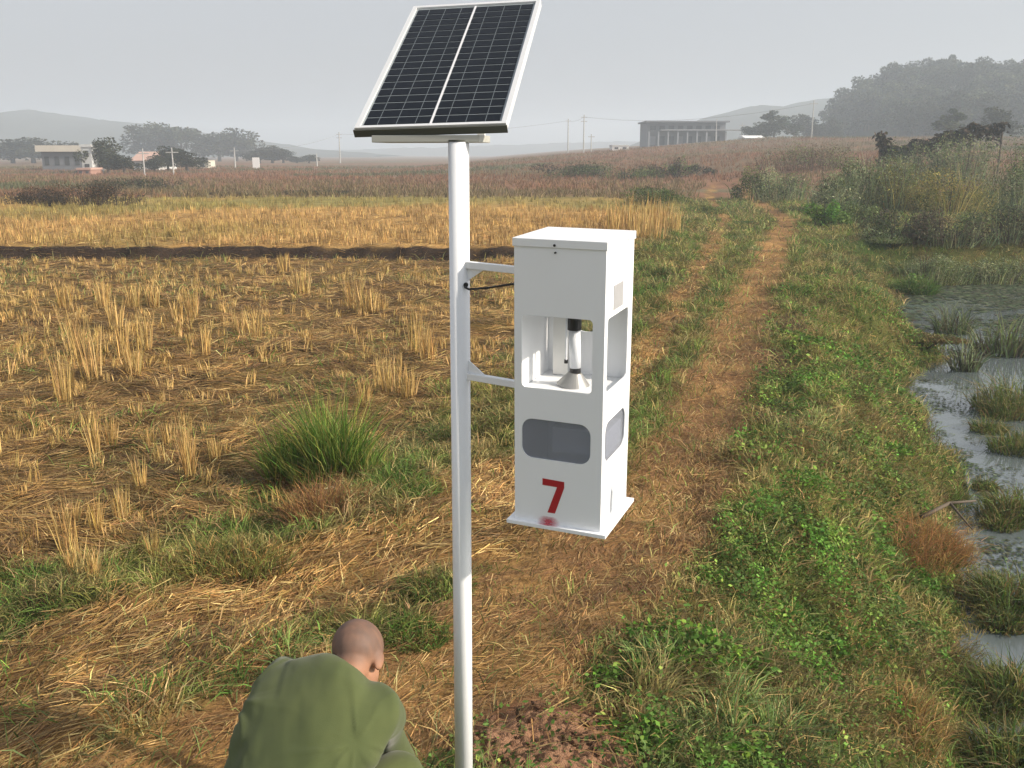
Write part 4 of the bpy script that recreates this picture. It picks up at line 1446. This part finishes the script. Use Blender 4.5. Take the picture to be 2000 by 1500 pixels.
# head: cranium, jaw, ears, nose, brow
look = Vector((.34, .66, -.66)).normalized()             # facing down towards the pole's foot
crown = (UPV * .6 + Vector((.06, .62, 0)))
crown = (crown - look * crown.dot(look)).normalized()
sideR = look.cross(crown).normalized()
RH = Matrix((sideR, look, crown)).transposed()           # x right, y forward, z crown
hd_ = lambda x, y, z: skull + RH @ Vector((x, y, z))
extra = [(hd_(0, -.006, .012), (.077, .096, .086), RH), (hd_(0, .035, -.060), (.055, .062, .062), RH), (hd_(0, -.035, -.055), (.058, .055, .075), RH),
         (hd_(0, .095, -.040), (.013, .020, .024), RH), (hd_(0, .078, -.002), (.05, .018, .014), RH), (hd_(0, .080, -.085), (.022, .016, .012), RH),
         (hd_(0, .078, -.112), (.025, .02, .018), RH)]
for s in (-1, 1):
    extra.append((hd_(s * .076, .000, -.028), (.009, .020, .033), RH @ Matrix.Rotation(s * -.45, 3, 'Z')))
    extra.append((hd_(s * .072, .010, -.045), (.012, .012, .014), RH))
    extra.append((hd_(s * .032, .078, -.022), (.014, .010, .010), RH))
extra = [(skull + (Vector(c_) - skull) * .94, tuple(v_ * .94 for v_ in s_), r_) for c_, s_, r_ in extra]
body_me = skin_mesh('body', vb, eb, rb, .0055, extra)


def skin_mat():
    m, n, l, p = new_mat('skin')
    tc = n.new('ShaderNodeTexCoord')
    no = n.new('ShaderNodeTexNoise'); no.inputs['Scale'].default_value = 16; no.inputs['Detail'].default_value = 5
    l.new(tc.outputs['Object'], no.inputs['Vector'])
    cr = n.new('ShaderNodeValToRGB')
    cr.color_ramp.elements[0].color = (.28, .14, .085, 1); cr.color_ramp.elements[0].position = .3
    cr.color_ramp.elements[1].color = (.37, .195, .118, 1); cr.color_ramp.elements[1].position = .7
    l.new(no.outputs['Fac'], cr.inputs['Fac'])
    # shaved hair shadow on the crown: attribute Col carries the stubble mask
    at = n.new('ShaderNodeAttribute'); at.attribute_name = 'Hair'
    mx = n.new('ShaderNodeMixRGB'); mx.inputs[2].default_value = (.095, .068, .058, 1)
    l.new(at.outputs['Fac'], mx.inputs['Fac']); l.new(cr.outputs[0], mx.inputs[1])
    l.new(mx.outputs[0], p.inputs['Base Color'])
    p.inputs['Roughness'].default_value = .62
    p.inputs['Specular IOR Level'].default_value = .3
    p.inputs['Subsurface Weight'].default_value = .08
    p.inputs['Subsurface Radius'].default_value = (.01, .004, .002)
    b = n.new('ShaderNodeBump'); b.inputs['Strength'].default_value = .15; b.inputs['Distance'].default_value = .002
    n2 = n.new('ShaderNodeTexNoise'); n2.inputs['Scale'].default_value = 300
    l.new(tc.outputs['Object'], n2.inputs['Vector']); l.new(n2.outputs['Fac'], b.inputs['Height']); l.new(b.outputs[0], p.inputs['Normal'])
    return m


co = np.empty(len(body_me.vertices) * 3, np.float32); body_me.vertices.foreach_get('co', co); co = co.reshape(-1, 3)
hl = (co - np.array(skull)) @ np.array(RH)
hair = sstep(-.065, .015, hl[:, 2] - .35 * hl[:, 1]) * (np.linalg.norm(hl, axis=1) < .14) * sstep(.09, .06, hl[:, 1]) * .74 * (.75 + .5 * fbm(hl[:, 0] * 60, hl[:, 1] * 60 + hl[:, 2] * 60, 77, 2))
fa = body_me.attributes.new('Hair', 'FLOAT', 'POINT'); fa.data.foreach_set('value', hair.astype(np.float32))
person = link('person', body_me, None, skin_mat())
tag(person, 'crouching person with shaved head and olive green shirt, seen from behind beside the pole', 'person')

# shirt
vb, eb, rb = [], [], []
i_p = vadd(pelvis + spine * .0 + back * .01, (.175, .150))
i_b = vadd(belly + back * .01, (.180, .140), i_p)
i_c = vadd(chest + back * .012, (.190, .140), i_b)
i_s = vadd(neck - spine * .05 + back * .028, (.155, .100), i_c)
i_n = vadd(neck + (skull - neck) * .42 + back * .020, .082, i_s)
for sh, el, wr in ((shR, elR, wrR), (shL, elL, wrL)):
    s_ = vadd(sh - spine * .01, .088, i_c)
    e_ = vadd(sh.lerp(el, .55), .074, s_)
    f_ = vadd(el, .060, e_)
    vadd(el.lerp(wr, .8), .045, f_)
shirt_me = skin_mesh('shirt', vb, eb, rb, .007, smooth=14)
co = np.empty(len(shirt_me.vertices) * 3, np.float32); shirt_me.vertices.foreach_get('co', co); co = co.reshape(-1, 3)
no = np.empty_like(co).ravel(); shirt_me.vertices.foreach_get('normal', no); no = no.reshape(-1, 3)
al = (co - np.array(pelvis)) @ np.array(spine); ac = (co - np.array(pelvis)) @ np.array(Rr)
# drape folds: radiating from the shoulders and pulled across the upper back
def crease(ca, cl_, k, reach, seed):
    dx, dy = ac - ca, al - cl_
    th, r_ = np.arctan2(dy, dx), np.sqrt(dx * dx + dy * dy)
    th = th + .5 * (fbm(r_ * 7, th * 1.5, seed, 2) - .5)
    rg = 1 - np.abs(2 * vn(th * k, r_ * 1.6, seed) - 1)
    return np.clip(rg * 1.7 - .75, 0, 1) ** 1.3 * np.exp(-(r_ / reach) ** 2) * sstep(.0, .05, r_)
w1 = fbm(ac * 5 + al * 3, al * 3.0 - ac * 2, 400, 2) - .5
disp = .010 * w1 + .006 * (fbm(ac * 22 + al * 12, al * 9 - ac * 5, 421, 2) - .5) + .009 * crease(-.20, .34, 3.4, .17, 411) + .007 * crease(.19, .36, 3.0, .15, 412) + .007 * crease(-.22, .10, 2.6, .20, 414)
co = co + no * disp[:, None]
shirt_me.vertices.foreach_set('co', co.astype(np.float32).ravel())
shirt_me.update()


def cloth_mat(name, c1, c2):
    m, n, l, p = new_mat(name)
    tc = n.new('ShaderNodeTexCoord')
    no = n.new('ShaderNodeTexNoise'); no.inputs['Scale'].default_value = 7; no.inputs['Detail'].default_value = 7
    l.new(tc.outputs['Object'], no.inputs['Vector'])
    cr = n.new('ShaderNodeValToRGB')
    cr.color_ramp.elements[0].color = (*c1, 1); cr.color_ramp.elements[0].position = .3
    cr.color_ramp.elements[1].color = (*c2, 1); cr.color_ramp.elements[1].position = .72
    l.new(no.outputs['Fac'], cr.inputs['Fac']); l.new(cr.outputs[0], p.inputs['Base Color'])
    p.inputs['Roughness'].default_value = .85
    p.inputs['Specular IOR Level'].default_value = .15
    p.inputs['Sheen Weight'].default_value = .15
    b = n.new('ShaderNodeBump'); b.inputs['Strength'].default_value = .25; b.inputs['Distance'].default_value = .002
    n2 = n.new('ShaderNodeTexNoise'); n2.inputs['Scale'].default_value = 420
    l.new(tc.outputs['Object'], n2.inputs['Vector']); l.new(n2.outputs['Fac'], b.inputs['Height']); l.new(b.outputs[0], p.inputs['Normal'])
    return m


M_SHIRT = cloth_mat('olive_shirt', (.062, .080, .030), (.086, .104, .039))
link('shirt', shirt_me, person, M_SHIRT)
# trousers
vb, eb, rb = [], [], []
i_p = vadd(pelvis - spine * .03 - back * .005, (.165, .140))
for hp, kn, an in ((hipR, knR, anR), (hipL, knL, anL)):
    h_ = vadd(hp, .118, i_p)
    m_ = vadd(hp.lerp(kn, .55), .095, h_)
    k_ = vadd(kn, .076, m_)
    c_ = vadd(kn.lerp(an, .4), .072, k_)
    vadd(an + UPV * .03, .058, c_)
tr_me = skin_mesh('trousers', vb, eb, rb, .009)
link('trousers', tr_me, person, cloth_mat('olive_trousers', (.060, .075, .026), (.088, .105, .036)))
M_SHOE = paint('shoe', (.03, .03, .03), .6, .1)
for an in (anR, anL):
    bm = bmesh.new()
    r = bmesh.ops.create_uvsphere(bm, u_segments=20, v_segments=12, radius=1)
    Mx = Matrix((Rr, F, UPV)).transposed()
    for v in r['verts']:
        v.co = Vector((v.co.x * .05, v.co.y * .145, max(v.co.z, -.6) * (.055 - .015 * v.co.y)))
        v.co = an + F * .065 - UPV * .045 + Mx @ v.co
    link('shoe', bm_mesh('shoe', bm, True), person, M_SHOE)

# ------------------------------------------------------------------ far things: trees, hills, sheds, poles
def crown_mesh(seed, h, w, n, leaf, cols, trunk_h):
    global RNG
    keep = RNG
    RNG = np.random.default_rng(seed)
    k = 14
    cen = np.stack([RNG.normal(0, w * .24, k), RNG.normal(0, w * .24, k), trunk_h + (h - trunk_h) * RNG.uniform(.12, .86, k)], 1)
    rad = w * RNG.uniform(.16, .30, k) * (1.15 - .5 * np.abs((cen[:, 2] - trunk_h) / (h - trunk_h) - .4))
    ci = RNG.choice(k, n, p=rad ** 2 / (rad ** 2).sum())
    v = RNG.normal(0, 1, (n, 3)); v /= np.linalg.norm(v, axis=1, keepdims=True)
    rr_ = RNG.uniform(.45, 1.08, n) ** .7
    pos = cen[ci] + v * (rad[ci] * rr_)[:, None] * np.array((1, 1, .8))
    cols = np.asarray(cols)
    c = jitter(cols[RNG.integers(0, len(cols), k)[ci]], n, .25, .06)
    A = leaf_arrays(pos, leaf * RNG.uniform(.6, 1.4, n), c, .3, .75)
    me = mesh_np('crown', A[0], loops=A[1], starts=A[2], col=A[3])
    me.materials.append(M_LEAF)
    bm = bmesh.new()
    tr = w * .035 + .04
    add_tube(bm, (0, 0, -.5), (0, 0, trunk_h), tr * 1.3, tr, 8)
    for j in range(6):
        add_tube(bm, (0, 0, trunk_h * .9), Vector(cen[j]), tr * .6, tr * .2, 6)
    tm = bm_mesh('trunk', bm); tm.materials.append(M_BARK)
    RNG = keep
    return me, tm


TREEC = [np.array((.030, .042, .022)), np.array((.045, .058, .028)), np.array((.060, .070, .032))]
kinds = []
for s, (h, w, th, n) in enumerate(((10, 8, 2.2, 1500), (10, 6, 2.6, 1300), (10, 9.5, 1.6, 1700), (10, 5, 3.0, 1100), (10, 7.5, 3.6, 1200))):
    kinds.append(crown_mesh(900 + s, h, w, int(n * 1.5), .60, [c_ * (.65, 1.0, .8, 1.35, 1.2)[s] for c_ in TREEC], th))


def tree(x, y, z, h, wf, kind, rz, label, group=None):
    r = empty('tree', (x, y, z), rz)
    s = h / 10.0
    cm_, tm_ = kinds[kind]
    for nm, me in (('trunk', tm_), ('crown', cm_)):
        o = bpy.data.objects.new(nm, me); COL.objects.link(o); o.parent = r
    r.scale = (s * wf, s * wf, s)
    tag(r, label, 'tree', group)
    return r


rt = random.Random(3)
# hill on the right, wooded
HP = [(1500, 0), (1560, 0), (1600, .8), (1625, 3.5), (1680, 7), (1720, 10.2), (1760, 12.6), (1830, 13.2), (1900, 13.4), (2000, 14), (2200, 14), (2500, 6), (2800, 0)]
HYC = 262.0


def hill_h(x, y):
    px = 1000 + FPX * x / (HYC * CS)
    a = np.interp(px, [p[0] for p in HP], [p[1] for p in HP])
    return a * np.exp(-((y - HYC) / 46.0) ** 2)


hx = np.linspace(60, 270, 90); hy = np.linspace(160, 360, 60)
HX, HY = np.meshgrid(hx, hy)
HZ = hill_h(HX, HY) + height(HX, HY) - .25 + (fbm(HX * .1, HY * .1, 700, 3) - .5) * 1.2 * (hill_h(HX, HY) > 1)
idx = np.arange(HX.size).reshape(HX.shape)
q = np.stack([idx[:-1, :-1], idx[:-1, 1:], idx[1:, 1:], idx[1:, :-1]], -1).reshape(-1, 4)
tag(link('hill', mesh_np('hill', np.stack([HX.ravel(), HY.ravel(), HZ.ravel()], 1), loops=q.ravel(), starts=np.arange(0, q.size, 4), smooth=True),
         mat=paint('hill_scrub', (.06, .065, .035), .95, .3, scale=.3, spec=.05)), kind='structure')
hillC = [(1628, 190, 3), (1655, 172, 4), (1690, 148, 4), (1725, 134, 0), (1752, 116, 1), (1790, 118, 2), (1830, 112, 0), (1862, 103, 3), (1893, 124, 4), (1925, 112, 0), (1960, 118, 2), (1990, 110, 1)]
labs = ['slender leaning tree at the lower end of the hazy hill skyline', 'open crowned tree second along the rising hill skyline']
for k, (px, py, kd) in enumerate(hillC):
    P = at_y(px, py, HYC)
    gz = float(hill_h(P.x, HYC) + height(P.x, HYC)) - .3
    lab = labs[k] if k < 2 else ('tallest pointed tree breaking the hill skyline' if k == 7 else 'hazy broad-crowned tree along the hill skyline')
    tree(P.x, HYC, gz, max(6, P.z - gz), 1.0, kd, rt.uniform(0, 6), lab, None if (k < 2 or k == 7) else 'trees along the hill skyline')
for k in range(150):
    y = rt.uniform(196, 262)
    px = rt.uniform(1585, 2030)
    x = (px - 1000) / FPX * y * CS
    hh = float(hill_h(x, y))
    if hh < .4 and px > 1640: continue
    if px < 1640 and rt.random() < .5: continue
    tree(x, y, hh + float(height(x, y)) - .4, rt.uniform(5.5, 9.5) * (1 if px > 1640 else .6), rt.uniform(.85, 1.2), rt.randrange(5), rt.uniform(0, 6), 'hazy dark tree on the lower front slope of the wooded hill' if y < 225 else 'hazy dark tree on the upper slope of the wooded hill', 'trees on the lower hill slope' if y < 225 else 'trees on the upper hill slope')

# trees on the left
def px_tree(px, top, base, Y, wpx, kd, label, group=None):
    P = at_y(px, top, Y)
    g = float(height(P.x, Y))
    h = P.z - g
    wnat = (8, 6, 9.5, 5, 7.5)[kd] * h / 10
    w = wpx * (Y * CS) / FPX
    return tree(P.x, Y, g, h, w / wnat * 1.15, kd, rt.uniform(0, 6), label, group)


px_tree(206, 268, 330, 112, 62, 2, 'round dark tree standing beside the pale house at the far left')
px_tree(240, 300, 335, 108, 50, 0, 'low bushy dark tree just right of the round dark tree')
px_tree(325, 285, 330, 125, 50, 2, 'dark tree in front of the pinkish roofed house')
px_tree(362, 290, 330, 122, 60, 0, 'squat dark tree right of the pinkish roofed house')
px_tree(300, 305, 332, 118, 40, 2, 'small dark bushy tree below the pinkish roof')
for k, (px, top, w, kd) in enumerate(((285, 244, 75, 0), (318, 240, 60, 4), (350, 243, 62, 1), (395, 262, 60, 2), (425, 258, 70, 0), (458, 250, 70, 2), (480, 268, 45, 0))):
    px_tree(px, top, 330, 290, w, kd, 'tall faded tree in the hazy row behind the houses', 'hazy trees behind the left houses')
for k, (px, top, w, kd) in enumerate(((505, 288, 55, 0), (530, 284, 60, 2), (552, 290, 45, 0), (580, 306, 40, 2), (603, 302, 34, 0), (120, 275, 70, 2), (60, 268, 90, 0), (20, 272, 90, 2))):
    px_tree(px, top, 330, 230, w, kd, 'low faded tree at the thin end of the hazy tree row' if px > 480 else 'faded tree behind the pale house', 'low hazy trees' if px > 480 else 'trees behind the pale house')
# right middle distance
px_tree(1515, 213, 262, 190, 44, 3, 'pointed hazy tree standing between long shed and wooded hill')
px_tree(1495, 238, 268, 186, 60, 2, 'rounded hazy tree below the pointed one')
px_tree(1468, 246, 270, 184, 34, 0, 'small hazy tree beside the long shed')
px_tree(1553, 238, 264, 188, 22, 1, 'narrow hazy tree left of the tall utility pole')
px_tree(1580, 222, 262, 215, 60, 0, 'dim tree at the foot of the wooded hill')
px_tree(1862, 210, 245, 125, 42, 3, 'dark green tree rising behind the vine trellis')
px_tree(1960, 208, 245, 128, 60, 0, 'dark leafy tree behind the trellis, nearest the picture edge')

# distant ridges
def ridge(pts, Y, depth, seed):
    X = np.linspace(*pts[0][:1], 1) if False else None
    xs_, zs_ = [], []
    for px, py in pts:
        P = at_y(px, py, Y); xs_.append(P.x); zs_.append(P.z)
    gx = np.linspace(xs_[0], xs_[-1], 160); gy = np.linspace(Y - depth, Y + depth, 24)
    A, B = np.meshgrid(gx, gy)
    H = np.interp(A, xs_, zs_) * np.cos((B - Y) / depth * PI / 2) ** .8
    H = H + (fbm(A * .05, B * .05, seed, 4) - .5) * 5 * sstep(0, 6, H) - .6
    i = np.arange(A.size).reshape(A.shape)
    q = np.stack([i[:-1, :-1], i[:-1, 1:], i[1:, 1:], i[1:, :-1]], -1).reshape(-1, 4)
    tag(link('hill', mesh_np('hill', np.stack([A.ravel(), B.ravel(), H.ravel()], 1), loops=q.ravel(), starts=np.arange(0, q.size, 4), smooth=True), mat=M_HILL), kind='structure')


M_HILL = paint('far_hill', (.05, .06, .04), .95, .3, scale=.05, spec=.05)
ridge([(-300, 280), (-100, 235), (60, 215), (130, 222), (180, 234), (260, 240), (420, 262), (600, 290), (760, 301)], 720, 130, 720)
ridge([(1180, 300), (1300, 262), (1360, 235), (1420, 215), (1470, 203), (1520, 206), (1570, 196), (1650, 190), (1800, 180), (2100, 170), (2500, 240), (2700, 300)], 620, 120, 730)
ridge([(500, 300), (800, 288), (1000, 282), (1200, 276), (1400, 270), (1600, 300)], 1100, 120, 740)

# --- houses on the left
M_CREAM = paint('cream_render', (.62, .58, .50), .8, .1, scale=1)
M_PALE = paint('pale_wall', (.58, .60, .60), .8, .1, scale=1)
M_PINK = paint('pink_roof', (.50, .33, .27), .8, .1, scale=1)
M_SLATE = paint('grey_roof', (.16, .17, .19), .7, .1, scale=1)
M_DARKW = paint('dark_opening', (.05, .055, .06), .6, .1)
M_STEEL = paint('concrete_pole', (.42, .42, .41), .8, .1)
M_BRICK = paint('reddish_wall', (.36, .20, .15), .85, .12, scale=2)


def house(name, label, px0, px1, ptop, pbase, Y, depth, wall, roof, eave=.35, windows=4, flat=False, cat='house', floors=1, roof_h=.9):
    A = at_y(px0, pbase, Y); B = at_y(px1, ptop, Y)
    x0, x1 = A.x, B.x
    xc = (x0 + x1) / 2
    g = min(float(height(xc, Y)), float(height(xc, Y + depth)), A.z)
    top = B.z
    wtop = top - roof_h
    r = empty(name, (xc, Y + depth / 2, g))
    bm = bmesh.new(); add_box(bm, (xc, Y + depth / 2, (g - .3 + wtop) / 2), (x1 - x0, depth, wtop - g + .3))
    wl_ = link('wall', bm_mesh('wall', bm), r, wall)
    bm = bmesh.new()
    if flat:
        add_box(bm, (xc, Y + depth / 2, wtop + roof_h / 2 + .003), (x1 - x0 + 2 * eave, depth + 2 * eave, roof_h))
    else:
        xa, xb = x0 - eave, x1 + eave; ya, yb, ym = Y - eave, Y + depth + eave, Y + depth / 2
        zb = wtop + .003
        v = [bm.verts.new(p) for p in ((xa, ya, zb), (xb, ya, zb), (xb, yb, zb), (xa, yb, zb), (xa, ym, top), (xb, ym, top))]
        for f in ((0, 1, 5, 4), (2, 3, 4, 5), (0, 4, 3), (1, 2, 5), (3, 2, 1, 0)): bm.faces.new([v[i] for i in f])
    link('roof', bm_mesh('roof', bm), r, roof)
    fh = (wtop - g) / floors
    for fl in range(floors):
        for k in range(windows):
            wx = x0 + (x1 - x0) * (k + .5) / windows
            ww = (x1 - x0) / windows * .45
            bm = bmesh.new(); add_box(bm, (wx, Y - .02, g + fh * (fl + .52)), (ww, .06, fh * .45))
            link('window', bm_mesh('window', bm), r, M_DARKW)
    tag(r, label, cat)
    return r


def px_house(*a, **k): return house(*a, **k)


px_house('house', 'dark walled house with broad cream roof at the far left edge', 84, 158, 284, 332, 128, 7, M_SLATE, M_CREAM, .5, 4, True, roof_h=.8)
px_house('house', 'narrow whitish tower house next to the cream roofed house', 162, 176, 282, 334, 110, 3, M_PALE, M_PALE, .1, 1, True, floors=2, roof_h=.3)
px_house('house', 'house with pinkish roof half hidden by dark trees', 262, 308, 296, 332, 132, 7, M_PALE, M_PINK, .4, 3, roof_h=1.2)
px_house('shed', 'small reddish walled shed below the tower house', 152, 176, 328, 341, 104, 3, M_BRICK, M_PINK, .1, 2, True, cat='shed', roof_h=.2)
px_house('house', 'tiny pale hut near the faded trees', 386, 404, 308, 332, 150, 4, M_CREAM, M_SLATE, .2, 1, True, roof_h=.3)
px_house('shed', 'low white building before the long grey shed', 1196, 1228, 283, 294, 170, 5, paint('white_wall', (.75, .75, .73), .8, .05), M_PALE, .1, 2, True, cat='shed', roof_h=.2)
px_house('shed', 'low shed with bright white roof right of the long grey shed', 1458, 1492, 264, 274, 172, 6, M_PALE, paint('white_roof', (.8, .8, .8), .6, .05), .3, 3, cat='shed', roof_h=.5)
# long two-storey shed
Y = 205
A = at_y(1264, 284, Y); B = at_y(1420, 236, Y)
g = float(height((A.x + B.x) / 2, Y)) - 1.0
r = empty('long_shed', ((A.x + B.x) / 2, Y + 6, g))
M_SHED = paint('shed_wall', (.17, .18, .20), .8, .12, scale=.6)
M_LIGHT = paint('shed_light', (.27, .28, .30), .75, .08, scale=.6)
bm = bmesh.new()
add_box(bm, ((A.x + B.x) / 2, Y + 6.5, (g - 1 + B.z - .3) / 2), (B.x - A.x, 11, B.z - .3 - g + 1))
link('wall', bm_mesh('wall', bm), r, M_SHED)
bm = bmesh.new(); add_box(bm, ((A.x + B.x) / 2, Y + 6, B.z - .15), (B.x - A.x + 1.0, 13.2, .3))
link('roof', bm_mesh('roof', bm), r, M_SLATE)
C_ = at_y(1290, 254, Y - 1); D_ = at_y(1450, 258, Y - 1)
bm = bmesh.new(); add_box(bm, ((C_.x + D_.x) / 2, Y - .6, C_.z), (D_.x - C_.x, 3.0, .22))
link('canopy', bm_mesh('canopy', bm), r, M_LIGHT)
for k in range(9):
    px = 1268 + k * 18.8
    P = at_y(px, 250, Y - 1.6)
    bm = bmesh.new(); add_box(bm, (P.x, Y - 1.7, (g + C_.z) / 2 - .15), (.28, .28, C_.z - g - .3))
    link('column', bm_mesh('column', bm), r, M_LIGHT)
for k in range(8):
    px = 1277 + k * 18.0
    P = at_y(px, 247, Y)
    for zc, hh in ((B.z - 1.4, .9), (g + 1.6, 1.8)):
        bm = bmesh.new(); add_box(bm, (P.x, Y + .98, zc), (1.15, .1, hh))
        link('window', bm_mesh('window', bm), r, M_DARKW if zc > g + 2 or k % 3 else M_LIGHT)
tag(r, 'long grey two-storey shed with flat roof and pale canopy, faded by haze', 'shed')

# --- utility poles
def upole(px, ptop, pbase, Y, rad, label, arms=1, lamp=False):
    T = at_y(px, ptop, Y)
    g = float(height(T.x, Y))
    r = empty('utility_pole', (T.x, Y, g))
    bm = bmesh.new(); add_tube(bm, (T.x, Y, g - .3), (T.x, Y, T.z), rad, rad * .65, 8)
    link('shaft', bm_mesh('shaft', bm), r, M_STEEL)
    for k in range(arms):
        bm = bmesh.new(); add_box(bm, (T.x, Y, T.z - .5 - k * .8), (1.3, .09, .10))
        link('crossarm', bm_mesh('crossarm', bm), r, M_STEEL)
    tag(r, label, 'utility pole')
    return T


upole(278, 290, 335, 100, .09, 'pale utility pole before the pinkish roofed house', 1)
upole(335, 288, 335, 102, .09, 'pale utility pole among the squat dark trees', 1)
T1 = upole(457, 288, 330, 150, .12, 'pale utility pole at the foot of the tall hazy trees', 1)
upole(618, 300, 328, 170, .14, 'short white post ending the hazy tree row', 0)
T2 = upole(662, 258, 322, 230, .16, 'thin faint pylon pole left of the solar panel', 2)
T3 = upole(1110, 232, 300, 230, .16, 'faint utility pole leftmost of the trio by the long shed', 1)
T4 = upole(1141, 224, 298, 200, .15, 'tallest and darkest utility pole of the trio by the long shed', 2)
T5 = upole(1155, 262, 298, 190, .12, 'short utility pole close beside the tallest one', 1)
T6 = upole(1400, 232, 282, 195, .10, 'thin pole in front of the long grey shed', 0)
T7 = upole(1590, 196, 266, 150, .11, 'pale tall utility pole at the foot of the wooded hill', 1)
upole(1450, 240, 275, 200, .08, 'faint thin pole at the end of the shed canopy', 1)
bm = bmesh.new(); S_ = at_y(500, 318, 140)
add_box(bm, (S_.x, 140, S_.z), (1.0, .12, 1.5))
add_tube(bm, (S_.x, 140.1, float(height(S_.x, 140)) - .2), (S_.x, 140.1, S_.z - .7), .06, .06, 8)
tag(link('sign_board', bm_mesh('sign_board', bm), mat=paint('white_board', (.8, .8, .8), .6, .03)), 'small blank white board on a post before the hazy trees', 'sign board')


def wire(a, b, sag, label, r=.02):
    pts = [a.lerp(b, t / 10) + Vector((0, 0, -sag * 4 * (t / 10) * (1 - t / 10))) for t in range(11)]
    bm = bmesh.new(); add_path(bm, pts, [r] * 11, 4)
    tag(link('wire', bm_mesh('wire', bm), mat=M_SHED), label, 'wire')


wire(T1 - Vector((0, 0, .45)), T2 - Vector((0, 0, .45)), 1.0, 'thin power line from the tree-side pole to the faint pylon pole')
wire(T3 - Vector((0, 0, .45)), T2 - Vector((0, 0, .45)), 1.2, 'thin power line passing behind the white pole')
wire(T4 - Vector((0, 0, .45)), T7 - Vector((0, 0, .45)), 1.5, 'thin power line over the long grey shed to the hill-side pole')
wire(T4 - Vector((0, 0, .45)), T3 - Vector((0, 0, .45)), .4, 'short power line joining the two taller poles of the trio')

# ------------------------------------------------------------------ haze
bm = bmesh.new()
add_box(bm, (0, 0, 21.0), (3060, 3060, 48.0))
hz = link('haze', bm_mesh('haze', bm))
mh = bpy.data.materials.new('haze')
mh.use_nodes = True
n, l = mh.node_tree.nodes, mh.node_tree.links
n.clear()
pv = n.new('ShaderNodeVolumePrincipled')
pv.inputs['Color'].default_value = (.79, .89, 1.0, 1)
pv.inputs['Density'].default_value = 0.00162
pv.inputs['Anisotropy'].default_value = .15
ou = n.new('ShaderNodeOutputMaterial')
l.new(pv.outputs[0], ou.inputs['Volume'])
hz.data.materials.append(mh)
tag(hz, 'thin pale haze lying over the whole field', 'haze', kind='stuff')
